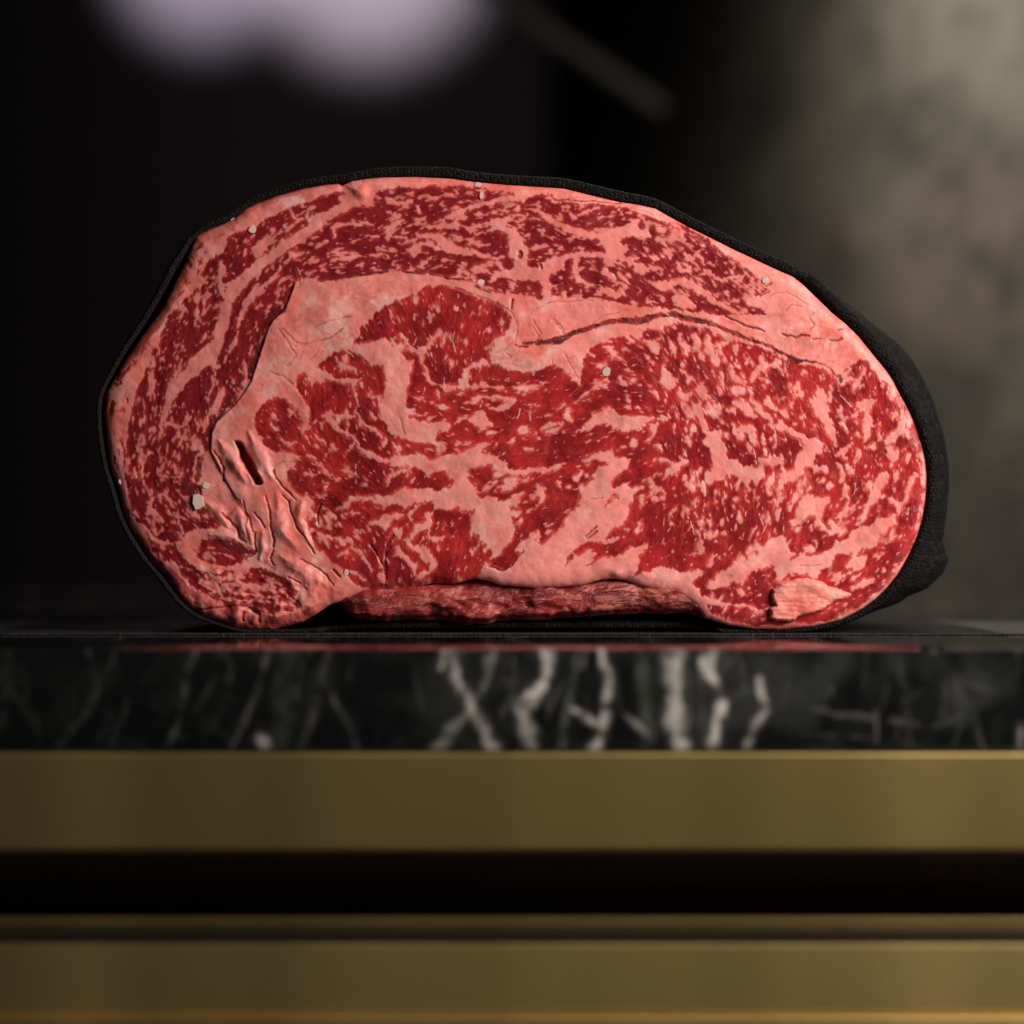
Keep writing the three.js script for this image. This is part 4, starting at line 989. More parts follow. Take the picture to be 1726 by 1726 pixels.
function grainNoise(count, sl, sw) {      // short strokes laid along the grain, added up; unit variance
  const n = fld(), rad = Math.ceil(3 * sl);
  for (let k = 0; k < count; k++) {
    const x = rnd() * W, y = rnd() * H, a = ang[Math.min(CH - 1, y / 16 | 0) * CW + Math.min(CW - 1, x / 16 | 0)] + (rnd() - .5) * .5, L = sl * (.6 + .8 * rnd()), w = sw * (.6 + .8 * rnd()), amp = rnd() < .5 ? 1 : -1;
    if (sdO[(y | 0) * W + (x | 0)] < -1) continue;
    const ca = Math.cos(a), sa = Math.sin(a), ex = Math.ceil(3 * Math.hypot(L * ca, w * sa)), ey = Math.ceil(3 * Math.hypot(L * sa, w * ca)), iL = 1 / (L * L), iw = 1 / (w * w);
    const i0 = Math.max(0, Math.ceil(x - ex)), i1 = Math.min(W - 1, Math.floor(x + ex)), j0 = Math.max(0, Math.ceil(y - ey)), j1 = Math.min(H - 1, Math.floor(y + ey));
    for (let j = j0; j <= j1; j++) for (let i = i0; i <= i1; i++) { const dx = i - x, dy = j - y, u = dx * ca + dy * sa, v = dy * ca - dx * sa, q = u * u * iL + v * v * iw; if (q < 9) n[j * W + i] += amp * EXP[q * 113.777 | 0]; }
  }
  let s = 0, c = 0; for (let o = 0; o < NP; o += 7) if (sdO[o] > 0) { s += n[o] * n[o]; c++; } s = 1 / Math.sqrt(s / c); for (let o = 0; o < NP; o++) n[o] *= s;
  return n;
}
const N1 = grainNoise(14000, 20, 8.5), N2 = grainNoise(60000, 8.6, 4.3), N3 = grainNoise(240000, 4.4, 2.3), N4 = grainNoise(300000, 3.2, 1.0);
// beads of moisture: tiny smooth domes
const wet = fld(); for (let k = 0; k < 2600; k++) { const cx = rnd() * W, cy = rnd() * H, rr = 1.0 + 1.3 * rnd() * rnd(), oc = (cy | 0) * W + (cx | 0); if (sdO[oc] < .5 || fbm(cx * .012, cy * .012, 241, 3) + .25 * (rnd() - .3) < .02) continue; for (let j = Math.max(0, cy - 4 | 0); j <= Math.min(H - 1, cy + 5); j++) for (let i = Math.max(0, cx - 4 | 0); i <= Math.min(W - 1, cx + 5); i++) { const e = 1 - ((i - cx) ** 2 + (j - cy) ** 2) / (rr * rr); if (e > 0) wet[j * W + i] = Math.max(wet[j * W + i], Math.sqrt(e) * Math.min(1, rr / 2.2)); } }
// ---- colour, roughness, fine relief
const fat = fld(), HM = fld(), colour = new Uint8Array(NP * 4), relief = new Uint8Array(NP * 4), rough = new Uint8Array(NP * 4);
const val = fld(), wide = fld(), LA = fld(), LB = fld();
for (let j = 0; j < H; j++) for (let i = 0; i < W; i++) {
  const o = j * W + i; colour[o * 4 + 3] = relief[o * 4 + 3] = rough[o * 4 + 3] = 255;
  if (sdO[o] < -5.9) continue;
  const z = zone[o], cap = z === 1 || z === 3, k = 2.7, C = coarse(thr, i, j);
  const n = cap ? .30 * N1[o] + .55 * N2[o] + .80 * N3[o] + .18 * N4[o] : .46 * N1[o] + .62 * N2[o] + .62 * N3[o] + .16 * N4[o];
  const v = val[o] = clamp(B[o] * k, cap ? -C * .70 : -C, 3.2) + n * (B[o] > .5 ? .5 : mix(.88, .6, smooth(-.7, -.1, B[o])));
  const lowA = LA[o] = fbm(i * .011, j * .011, 11, 3), lowB = LB[o] = fbm(i * .03, j * .03, 15, 3), soft = clamp((cap ? .30 : .36) + 1.4 * (lowB + .12 * N1[o]) * (cap ? .4 : 1), .22, 1.2);
  fat[o] = smooth(-soft * .9, soft, v);
}
function blur(src, dst, r, times) { // box blur, repeated
  let a = src; const t = fld(), k = 1 / (2 * r + 1);
  for (let p = 0; p < times; p++) {
    for (let j = 0; j < H; j++) { let s = 0; const q = j * W; for (let i = -r; i < W; i++) { if (i + r < W) s += a[q + i + r]; if (i - r - 1 >= 0) s -= a[q + i - r - 1]; if (i >= 0) t[q + i] = s * k; } }
    for (let i = 0; i < W; i++) { let s = 0; for (let j = -r; j < H; j++) { if (j + r < H) s += t[(j + r) * W + i]; if (j - r - 1 >= 0) s -= t[(j - r - 1) * W + i]; if (j >= 0) dst[j * W + i] = s * k; } }
    a = dst;
  }
}
blur(fat, wide, 5, 2); { const c = fld(); blur(fat, c, 1, 2); fat.set(c); }   // cut edges are never sharper than the tissue itself
for (let j = 0; j < H; j++) for (let i = 0; i < W; i++) {
  const o = j * W + i; if (sdO[o] < -5.9) continue;
  const z = zone[o], cap = z === 1 || z === 3, v = val[o], lowA = LA[o], lowB = LB[o], f = fat[o];
  // lean: deep red, brighter where fat lies just below it; the outer muscle is browner and darker
  const near = smooth(-1.5, -.1, v), mid = fbm(i * .022 + 9, j * .022, 217, 4), tone = clamp(.45 + .6 * lowA + 1.5 * mid + .12 * N1[o], 0, 1), gr = hash(i, j, 3), fib = N4[o];
  let r = mix(.24, .43, tone), g = mix(.014, .026, tone), b = mix(.018, .027, tone);
  const glow = clamp(near * (.35 + .9 * smooth(-.2, .4, lowB + .6 * mid)), 0, 1) * (cap ? .3 : .6); r = mix(r, .62, glow); g = mix(g, .05, glow); b = mix(b, .040, glow);
  if (cap) { const t = .72; r = mix(r, .19, t); g = mix(g, .013, t); b = mix(b, .018, t); }
  const m = 1 + .055 * clamp(fib, -2, 2) + .22 * (gr - .5); r *= m; g *= m * (1 + .1 * lowB); b *= m;
  // fat: pale salmon with pinker veining
  const pinkA = smooth(.05, .5, fbm(i * .014 + 3, j * .014 - .3 * i * .014, 21, 4)), ridge = 1 - Math.abs(fbm(i * .011 + lowB, j * .011 + lowA, 25, 3)) * 5;
  const pale = smooth(-.05, .38, fbm(i * .02 + 40, j * .02, 245, 4)); let fr = mix(.82, .76, pinkA), fg = mix(mix(.275, .40, pale), .185, pinkA), fb = mix(mix(.22, .325, pale), .135, pinkA);
  const rv = B[o] > 1.2 && z === 0 ? .55 * smooth(.55, 1, ridge) : .12 * smooth(.6, 1, ridge); fr = mix(fr, .68, rv); fg = mix(fg, .13, rv); fb = mix(fb, .09, rv);
  if (z !== 0 || vein[o]) { const q = .55; fg = mix(fg, .30, q); fb = mix(fb, .245, q); const thin = smooth(.45, -.25, B[o]) * .8; fr = mix(fr, cap ? .72 : .82, thin); fg = mix(fg, cap ? .245 : .40, thin); fb = mix(fb, cap ? .205 : .335, thin); if (cap) { fg *= .87; fb *= .87; } }
  const spk = hash(i >> 1, j >> 1, 33), fm = 1 + .06 * (gr - .5) + .02 * N3[o] + .10 * mid + (spk > .985 ? .05 : 0); { const pk = smooth(.02, .3, fbm(i * .035, j * .035, 221, 4)) * .4; fg = mix(fg, .19, pk); fb = mix(fb, .145, pk); } fr *= fm; fg *= fm; fb *= fm;
  const through = smooth(.9, .2, wide[o]) * .45; fg = mix(fg, .17, through); fb = mix(fb, .135, through); fr = mix(fr, .74, through);
  const under = wide[clamp(j + Math.round(5 * Math.sin(lowA * 9)), 0, H - 1) * W + clamp(i + Math.round(5 * Math.cos(lowA * 9)), 0, W - 1)], over = smooth(.10, .62, under) * (cap ? .3 : .75); r = mix(r, .64, over); g = mix(g, .075, over); b = mix(b, .058, over);
  fg *= .95; fb *= 1.04; r = mix(r, fr, f); g = mix(g, fg, f); b = mix(b, fb, f);
  // outer skin of the joint: reddened membrane
  const rim = smooth(.0, .22, lowB * 1.1 + .25 * N2[o] + .55 - sdO[o] * .3) * (X0 + i * MM < -60 ? .5 : .25); r = mix(r, .46, rim * .8); g = mix(g, .085, rim); b = mix(b, .065, rim);
  const sk = smooth(-.25, .35, skin[o] + .5 * lowB + .10 * N2[o]) * clamp(.78 + .5 * lowA + .12 * N2[o], .3, .95); r = mix(r, .40 + .12 * mid, sk); g = mix(g, .062 + .03 * mid, sk); b = mix(b, .052, sk);
  // dried dark strips, creases, blots, pale fibres
  const dk = dark[o] * clamp(.75 + .35 * N3[o], .3, 1); r = mix(r, .115, dk); g = mix(g, .022, dk); b = mix(b, .024, dk);
  const ln = line[o] * clamp(.45 + .3 * N3[o], .1, .9); r = mix(r, .5, ln); g = mix(g, .10, ln); b = mix(b, .08, ln);
  const cv = Math.max(carve[o], gully[o]); r = mix(r, .26, cv * .8); g = mix(g, .03, cv * .8); b = mix(b, .026, cv * .8);
  const bl = blot[o] * .6 * smooth(-.4, .5, lowB + .3); r = mix(r, .75, bl); g = mix(g, .17, bl); b = mix(b, .13, bl);
  const fi = fibre[o] * smooth(-.3, .5, N2[o] * .3 + vnoise(i * .13, j * .13, 43)) * .75; r = mix(r, .85, fi); g = mix(g, .52, fi); b = mix(b, .46, fi);
  // stray fine fibres across the lean
  const fl = (1 - f) * smooth(1.15, 1.6, .75 * N3[o] + .45 * N4[o] + .3 * N2[o] - (cap ? -.12 : .2) + .5 * lowB) * .8; r = mix(r, .74, fl); g = mix(g, cap ? .22 : .27, fl); b = mix(b, cap ? .19 : .235, fl);
  colour[o * 4] = toS(r); colour[o * 4 + 1] = toS(g); colour[o * 4 + 2] = toS(b);
  const h = .36 + .10 * f + .03 * N3[o] * (1 - .8 * f) + .03 * N4[o] * (1 - .7 * f) + .03 * N2[o] * (1 - f) + .09 * (gr - .5) + .10 * lowB + .12 * fi - .10 * line[o] - .15 * carve[o] + .05 * fbm(i * .11, j * .11, 47, 2) + .26 * wet[o];
  relief[o * 4] = relief[o * 4 + 1] = relief[o * 4 + 2] = clamp(h, 0, 1) * 255;
  const ro = (mix(.27, .36, f) + .16 * lowB + .08 * (gr - .5)) * (wet[o] > 0 ? .35 : 1); rough[o * 4] = rough[o * 4 + 1] = rough[o * 4 + 2] = clamp(ro, .1, 1) * 255;
}
// ---- relief of the whole face in millimetres, towards the viewer
const RAISED = [[496, 474], [600, 462], [668, 452], [720, 460], [765, 466], [800, 474], [850, 495], [1000, 503], [1100, 520], [1290, 535], [1420, 545], [1520, 640], [1566, 760], [1566, 870], [1500, 1000], [1420, 1060], [1240, 1062], [600, 1010], [560, 1000], [480, 930], [440, 960], [420, 880], [372, 800], [352, 760], [353, 731], [362, 710], [393, 683], [411, 660], [421, 643], [432, 609], [441, 580], [450, 554], [457, 541], [478, 521], [487, 501]];
const raised = fld().fill(-R); polySD(RAISED.flatMap(([x, y]) => [FX(x), FY(y)]), R, (o, d) => { raised[o] = d; });
const LUMPS = [[605, 320, 3, .9], [395, 1040, 2.2, 2.4], [428, 1045, 1.6, 1.6], [460, 1035, 3.6, 2.2], [520, 1015, 4, 1.6], [345, 1030, 3, 1.2], [1040, 968, 1.6, 1.5], [900, 615, 5.5, .9], [395, 780, 1.8, 1.6], [405, 830, 2.2, 1.3], [430, 800, 2.2, 1.2], [440, 860, 3, 1.1], [475, 900, 4, 1.1], [490, 960, 6, 1.5], [505, 860, 2.6, 1.1], [1360, 570, 3, .7], [1400, 560, 4, .5], [560, 500, 9, .8], [640, 490, 6, .7], [480, 590, 8, .8], [1180, 905, 2, .6], [1470, 890, 5, .6], [1330, 960, 5, .5]];
for (let j = 0; j < H; j++) for (let i = 0; i < W; i++) {
  const o = j * W + i, x = X0 + i * MM, y = Y0 + j * MM, d = sdO[o]; if (d < -5.9) { HM[o] = -4; continue; }
  let h = -.0009 * (x - 20) * (x - 20) * (x < 20 ? 1 : .35) * .55;                  // leans away towards the left
  const r = 4.2, t = clamp(1 - d / r, 0, 1.05); h -= 2.6 * (1 - Math.sqrt(Math.max(0, 1 - t * t * .97)));
  h += .7 * smooth(-.25, .25, raised[o]) * smooth(20, -40, x) * smooth(30, 46, y);
  h += .9 * fbm(x * .05, y * .05, 81, 3) + .28 * fbm(x * .25, y * .25, 83, 3);
  for (const [px, py, s, a] of LUMPS) { const q = ((x - FX(px)) ** 2 + (y - FY(py)) ** 2) / (s * s); if (q < 8) h += .55 * a * Math.exp(-q); }
  h += .07 * fat[o] + .03 * N2[o] * (1 - fat[o]);
  if (x < -45 && y < 30) h += .9 * fbm(x * .3, y * .3, 87, 3) * smooth(30, 12, y) * smooth(-45, -66, x);
  h += .75 * fold[o]; h -= carve[o] * .5 * clamp(.9 + fbm(x * .5, y * .5, 89, 2), .3, 1.4) + gully[o] * 4.5 + line[o] * .07;
  HM[o] = h;
}
{ // the grid resolves about 0.28 mm: even the relief out to that
  const tmp = fld(); for (let p = 0; p < 1; p++) { for (let j = 0; j < H; j++) for (let i = 1; i < W - 1; i++) { const o = j * W + i; tmp[o] = (HM[o - 1] + 2 * HM[o] + HM[o + 1]) / 4; } for (let j = 1; j < H - 1; j++) for (let i = 0; i < W; i++) { const o = j * W + i; HM[o] = (tmp[o - W] + 2 * tmp[o] + tmp[o + W]) / 4; } }
}
const sample = (a, x, y) => { const u = clamp((x - X0) / MM, 0, W - 1.01), v = clamp((y - Y0) / MM, 0, H - 1.01), i = u | 0, j = v | 0, p = u - i, q = v - j, o = j * W + i; return (a[o] * (1 - p) + a[o + 1] * p) * (1 - q) + (a[o + W] * (1 - p) + a[o + W + 1] * p) * q; };
const at = (x, y) => { const i = clamp(Math.round((x - X0) / MM), 0, W - 1), j = clamp(Math.round((y - Y0) / MM), 0, H - 1); return j * W + i; };

const beef = thing('beef_joint', 'marbled raw beef joint with its cut face towards the viewer, wrapped in black cloth', 'beef');
const faceMat = new THREE.MeshPhysicalMaterial({ map: texture(W, H, colour, true), bumpMap: texture(W, H, relief, false), bumpScale: .00045, roughnessMap: texture(W, H, rough, false), roughness: 1, specularIntensity: .7, ior: 1.4 });
const LIFT = 0.0001;   // everything of the joint stands this far above the board, on its cloth
{
  const DX = .28, nx = Math.ceil(256 / DX), ny = Math.ceil(141 / DX), key = new Int32Array((nx + 1) * (ny + 1)).fill(-1);
  const vx = [], vy = [];
  const corner = (i, j) => {
    const q = j * (nx + 1) + i; if (key[q] >= 0) return key[q];
    let x = X0 + i * DX, y = Y0 + j * DX, d = sample(sdO, x, y);
    for (let k = 0; k < 3 && d < 0; k++) { const e = .12, gx = (sample(sdO, x + e, y) - sample(sdO, x - e, y)) / (2 * e), gy = (sample(sdO, x, y + e) - sample(sdO, x, y - e)) / (2 * e), l = gx * gx + gy * gy + 1e-6; x -= d * gx / l; y -= d * gy / l; d = sample(sdO, x, y); }
    key[q] = vx.length; vx.push(x); vy.push(y); return key[q];
  };
  const cells = new Map(), add = (id, a, b, c) => { let l = cells.get(id); if (!l) cells.set(id, l = []); l.push(a, b, c); };
  const cnt = new Int32Array(nVein + 1), zc = new Map();
  const raw = [];
  for (let j = 0; j < ny; j++) for (let i = 0; i < nx; i++) {
    const d00 = sample(sdO, X0 + i * DX, Y0 + j * DX), d10 = sample(sdO, X0 + (i + 1) * DX, Y0 + j * DX), d01 = sample(sdO, X0 + i * DX, Y0 + (j + 1) * DX), d11 = sample(sdO, X0 + (i + 1) * DX, Y0 + (j + 1) * DX);
    if (Math.max(d00, d10, d01, d11) <= 0 || (d00 + d10 + d01 + d11) < -.3) continue;
    const o = at(X0 + (i + .5) * DX, Y0 + (j + .5) * DX), z = zone[o]; let id = z === 1 ? 'cap' : z === 2 ? 'eye' : z === 3 ? 'low' : 'seam';
    if (id === 'seam') { const x = X0 + i * DX, y = Y0 + j * DX; if (dark[o] > .4 && x > 0) id = 'membrane'; else if (sdO[o] < 4.5 || (y > 100 && sdO[o] < 12)) id = 'rim'; }
    else if (vein[o] && fat[o] > .4) { id = vein[o]; cnt[id]++; const c = zc.get(id) ?? [0, 0, 0, 0]; c[z]++; zc.set(id, c); }
    raw.push(id, corner(i, j), corner(i + 1, j), corner(i + 1, j + 1), corner(i, j + 1), z);
  }
  for (let k = 0; k < raw.length; k += 6) { let [id, a, b, c, d, z] = raw.slice(k, k + 6); if (typeof id === 'number' && cnt[id] < 60) id = z === 1 ? 'cap' : z === 2 ? 'eye' : 'low'; add(id, a, b, c); add(id, a, c, d); }
  const build = tri => {
    const map = new Map(), pos = [], uv = [], nor = [], idx = [];
    for (const v of tri) {
      let n = map.get(v);
      if (n === undefined) { n = map.size; map.set(v, n); const x = vx[v], y = vy[v], e = .2, h = sample(HM, x, y), gx = (sample(HM, x + e, y) - sample(HM, x - e, y)) / (2 * e), gy = (sample(HM, x, y + e) - sample(HM, x, y - e)) / (2 * e), l = 1 / Math.hypot(gx, gy, 1); pos.push(x / 1000, y / 1000 + LIFT, h / 1000); uv.push((x - X0 + MM / 2) / (W * MM), (y - Y0 + MM / 2) / (H * MM)); nor.push(-gx * l, -gy * l, l); }
      idx.push(n);
    }
    return geo(pos, idx, uv, nor);
  };
  const eye = part('eye_muscle', build(cells.get('eye')), faceMat, beef, 'bright red eye muscle flecked with fat');
  const cap = part('cap_muscle', build(cells.get('cap')), faceMat, beef, 'darker outer muscle curving over the top and left');
  const low = part('lower_muscle', build(cells.get('low')), faceMat, beef, 'dark ragged muscle at the lower left');
  part('fat_seam', build(cells.get('seam')), faceMat, beef, 'thick salmon pink fat seam around the eye');
  part('fat_rim', build(cells.get('rim')), faceMat, beef, 'fat and reddened skin along the outer edge');
  if (cells.get('membrane')) part('dark_membrane', build(cells.get('membrane')), faceMat, beef, 'dark dried line running through the upper fat seam');
  for (const [id, tri] of cells) if (typeof id === 'number') { const c = zc.get(id), p = c[2] >= c[1] && c[2] >= c[3] ? eye : c[1] >= c[3] ? cap : low; part('fat_vein', build(tri), faceMat, p); }
}
// ---- rings round the joint: body behind the face, and the cloth over it
function resample(pts, step) {   // closed line of [x, y] pairs, smoothed a little, even steps
  let p = []; for (let k = 0; k < pts.length; k += 2) p.push([pts[k], pts[k + 1]]);
  const out = []; const n = p.length; for (let k = 0; k < n; k++) { const [ax, ay] = p[k], [bx, by] = p[(k + 1) % n], l = Math.hypot(bx - ax, by - ay), m = Math.max(1, Math.round(l / step)); for (let q = 0; q < m; q++) out.push([mix(ax, bx, q / m), mix(ay, by, q / m)]); }
  for (let s = 0; s < 14; s++) { const c = out.map(v => v.slice()), N = out.length; for (let k = 0; k < N; k++) for (const e of [0, 1]) out[k][e] = (c[(k + N - 1) % N][e] + 2 * c[k][e] + c[(k + 1) % N][e]) / 4; }
  return out;
}
const ringPts = []; // the outline without the undercut at the bottom
for (let k = 0; k < outline.length; k += 2) { const x = outline[k], y = outline[k + 1], px = x / .18 + 863; if (px > 480 && px < 1240 && y < 18 && y > 2.2) continue; ringPts.push(x, y); }
const ring = resample(ringPts, 1.0), NR = ring.length;
const turnsLeft = (() => { let a = 0; for (let k = 0; k < NR; k++) { const p = ring[k], q = ring[(k + 1) % NR]; a += p[0] * q[1] - q[0] * p[1]; } return a > 0; })();
const norm = ring.map((p, k) => { const a = ring[(k + NR - 3) % NR], b = ring[(k + 3) % NR], dx = b[0] - a[0], dy = b[1] - a[1], l = Math.hypot(dx, dy); return turnsLeft ? [dy / l, -dx / l] : [-dy / l, dx / l]; });
// values along the ring, given at points and blended
function along(list) {
  const spots = list.map(([px, py, v]) => { let best = 0, bd = 1e9; ring.forEach(([x, y], k) => { const d = (x - FX(px)) ** 2 + (y - FY(py)) ** 2; if (d < bd) { bd = d; best = k; } }); return [best, v]; }).sort((a, b) => a[0] - b[0]);
  return ring.map((_, k) => { let a = spots[spots.length - 1], b = spots[0], ka = a[0] - NR, kb = b[0]; for (let s = 0; s < spots.length; s++) { if (spots[s][0] <= k) { a = spots[s]; ka = a[0]; b = spots[(s + 1) % spots.length]; kb = s + 1 < spots.length ? b[0] : b[0] + NR; } } const t = (k - ka) / Math.max(1, kb - ka), u = t * t * (3 - 2 * t); return mix(a[1], b[1], u); });
}
function loft(rows, closeEnd, uvLen) {     // rows: arrays of NR [x, y, z] in mm
  const pos = [], uv = [], idx = []; let s = new Float32Array(NR + 1), c = 0; const cum = [0]; for (let k = 0; k < NR; k++) { const a = ring[k], b = ring[(k + 1) % NR]; c += Math.hypot(b[0] - a[0], b[1] - a[1]); cum.push(c); }
  rows.forEach((row, r) => { for (let k = 0; k <= NR; k++) { const p = row[k % NR]; if (r) { const q = rows[r - 1][k % NR]; s[k] += Math.hypot(p[0] - q[0], p[1] - q[1], p[2] - q[2]); } pos.push(p[0] / 1000, p[1] / 1000 + LIFT, p[2] / 1000); uv.push(cum[k] / 1000, s[k] / 1000); } });
  const N = NR + 1; for (let r = 0; r + 1 < rows.length; r++) for (let k = 0; k < NR; k++) { const a = r * N + k, b = a + N; if (turnsLeft) idx.push(a, b, a + 1, a + 1, b, b + 1); else idx.push(a, a + 1, b, a + 1, b + 1, b); }
  if (closeEnd) { let x = 0, y = 0; const row = rows[rows.length - 1]; row.forEach(p => { x += p[0] / NR; y += p[1] / NR; }); pos.push(x / 1000, y / 1000 + LIFT, row[0][2] / 1000 - .004); uv.push(0, 0); const ce = pos.length / 3 - 1, b = (rows.length - 1) * N; for (let k = 0; k < NR; k++) turnsLeft ? idx.push(b + k, ce, b + k + 1) : idx.push(b + k, b + k + 1, ce); }
  const g = geo(pos, idx, uv), nn = g.attributes.normal;   // even out the seam
  for (let r = 0; r < rows.length; r++) { const a = r * N, b = a + NR, x = nn.getX(a) + nn.getX(b), y = nn.getY(a) + nn.getY(b), z = nn.getZ(a) + nn.getZ(b), l = Math.hypot(x, y, z); nn.setXYZ(a, x / l, y / l, z / l); nn.setXYZ(b, x / l, y / l, z / l); }
  return g;
}
// how far the joint swells behind its face, in mm (photo steps of 0.18 mm)
const swell = along([[325, 394, 6], [500, 317, 2], [760, 300, 0], [1000, 330, 0], [1200, 400, 3], [1340, 466, 10], [1428, 546, 26], [1484, 609, 46], [1521, 667, 46], [1547, 719, 40], [1563, 775, 38], [1566, 806, 38], [1564, 841, 38], [1558, 876, 41], [1549, 903, 46], [1541, 924, 60], [1536, 935, 72], [1524, 955, 72], [1512, 972, 64], [1494, 995, 40], [1455, 1027, 14], [1371, 1055, 4], [1229, 1058, 0], [900, 1060, 0], [500, 1060, 0], [372, 1051, 4], [292, 1000, 8], [233, 922, 10], [180, 795, 8], [167, 696, 6], [223, 576, 6], [289, 473, 8]]).map(v => v * .18);
const bulgeDir = norm.map(([x, y]) => x > .3 ? (l => [x / l, y * .2 / l])(Math.hypot(x, y * .2)) : [x, y]);   // on the right it sags outwards rather than down
const floorAt = .56;   // mm above the counter: the top of the board
const bodyRow = (off, z, sw) => ring.map((p, k) => { return [p[0] + norm[k][0] * off + bulgeDir[k][0] * swell[k] * sw, Math.max(floorAt + 2.6, p[1] + norm[k][1] * off + bulgeDir[k][1] * swell[k] * sw), z]; });
const wetLean = new THREE.MeshPhysicalMaterial({ color: new THREE.Color().setRGB(.3, .04, .035), roughness: .5 });
part('side_meat', loft([bodyRow(-2.5, -11.8, 0), bodyRow(-1.4, -14, .3), bodyRow(-1.2, -25, .9), bodyRow(-3, -110, .8), bodyRow(-14, -140, .3)], true), wetLean, beef);
{ // the flesh behind the rim of the face, turning inwards; under the lip at the bottom it rises
  const pts = [], n = outline.length / 2; for (let k = 0; k <= n; k++) { const q = k % n, p = (k + 1) % n; for (let s = 0; s < 6 && k < n; s++) pts.push([mix(outline[2 * q], outline[2 * p], s / 6), mix(outline[2 * q + 1], outline[2 * p + 1], s / 6)]); } pts.push(pts[0]);
  const rows = 7, pos = [], uv = [], idx = [], N = pts.length;
  for (let r = 0; r < rows; r++) pts.forEach(([x, y]) => { const t = r / (rows - 1), h = sample(HM, x, y), lip = x > -58 && x < 60 && y < 18 ? 1 : 0, cx = x * (1 - .006 * t * (1 - lip)), cy = y + (lip ? 2.2 * t * t : -(y - 60) * .008 * t) + (r ? .3 * fbm(x * .4, t * 4 + y * .1, 111, 3) * (lip ? 1 : .4) : 0); pos.push(cx / 1000, cy / 1000 + LIFT, mix(h, -11.5, t) / 1000); uv.push((mix(x, x * .985, .3 + t) - X0) / (W * MM), (mix(y, lip ? y + 6 : 60 + (y - 60) * .97, .3 + t) - Y0) / (H * MM)); });
  for (let r = 0; r + 1 < rows; r++) for (let k = 0; k + 1 < N; k++) { const a = r * N + k, b = a + N; idx.push(a, b, a + 1, a + 1, b, b + 1); }
  part('edge_flesh', geo(pos, idx, uv), faceMat, beef);
}
{ // ragged strip of trimmings set back under the lip
  const TW = 1024, TH = 160, d = new Uint8Array(TW * TH * 4), hb = new Uint8Array(TW * TH * 4);
  for (let j = 0; j < TH; j++) for (let i = 0; i < TW; i++) {
    const wx = 14 * fbm(i * .02, j * .02, 121, 3), wy = 10 * fbm(i * .02, j * .02, 125, 3), x = i + wx, y = j + wy, a = fbm(x * .012, y * .03, 127, 4), s = fbm(x * .022 + y * .02, y * .06 - x * .02, 131, 4), f = smooth(.16, .42, s + .35 * a + .25 * smooth(560, 700, i) - .02), gr = hash(i, j, 133), tone = clamp(.5 + 1.2 * a, 0, 1);
    const w = smooth(.44, .5, 1 - Math.abs(fbm(x * .03, y * .06, 137, 3)) * 3 - .45) * .4;
    let r = mix(.17, .36, tone), g = mix(.016, .034, tone), b = mix(.017, .028, tone); r = mix(r, .56, f * .5); g = mix(g, .17, f * .5); b = mix(b, .135, f * .5); r = mix(r, .6, w); g = mix(g, .26, w); b = mix(b, .21, w);
    const m = .9 + .2 * gr, o = (j * TW + i) * 4; d[o] = toS(r * m); d[o + 1] = toS(g * m); d[o + 2] = toS(b * m); d[o + 3] = 255; hb[o] = hb[o + 1] = hb[o + 2] = clamp(.5 + .5 * s + .2 * (gr - .5) + .2 * f, 0, 1) * 255; hb[o + 3] = 255;
  }
  const mat = new THREE.MeshPhysicalMaterial({ map: texture(TW, TH, d, true), bumpMap: texture(TW, TH, hb, false), bumpScale: .0007, roughness: .42 });
  const low = [[560, 1014], [575, 1030], [600, 1044], [640, 1049], [690, 1047], [740, 1048], [789, 1054], [820, 1052], [850, 1047], [900, 1048], [950, 1043], [1004, 1039], [1056, 1036], [1100, 1035], [1160, 1036], [1210, 1050], [1250, 1056]];
  const lowAt = px => { for (let k = 0; k + 1 < low.length; k++) if (px <= low[k + 1][0]) { const t = clamp((px - low[k][0]) / (low[k + 1][0] - low[k][0]), 0, 1); return mix(low[k][1], low[k + 1][1], t); } return 1056; };
  const nx = 300, ny = 36, pos = [], uv = [], idx = [];
  for (let j = 0; j <= ny; j++) for (let i = 0; i <= nx; i++) {
    const px = mix(562, 1248, i / nx), t = j / ny, x = FX(px), yb = FY(lowAt(px) + 1.5 * vnoise(px * .08, 1, 141)), y = mix(yb, FY(968) + 1.5, t);
    const bulge = Math.sin(Math.PI * clamp(t * 1.35, 0, 1)) * 2.6, h = -4.0 + bulge + 3.4 * fbm(x * .10, y * .17, 143, 4) - 6 * smooth(.62, 1, t) - 3 * smooth(.12, 0, t) - 1.5 * smooth(.08, 0, i / nx);
    pos.push(x / 1000, y / 1000 + LIFT, Math.min(h, -1.0) / 1000); uv.push(i / nx, t);
  }
  for (let j = 0; j < ny; j++) for (let i = 0; i < nx; i++) { const a = j * (nx + 1) + i, b = a + nx + 1; idx.push(a, a + 1, b + 1, a, b + 1, b); }
  part('lower_trimming', geo(pos, idx, uv), mat, beef, 'dark red ragged strip under the lip of the cut face');
}
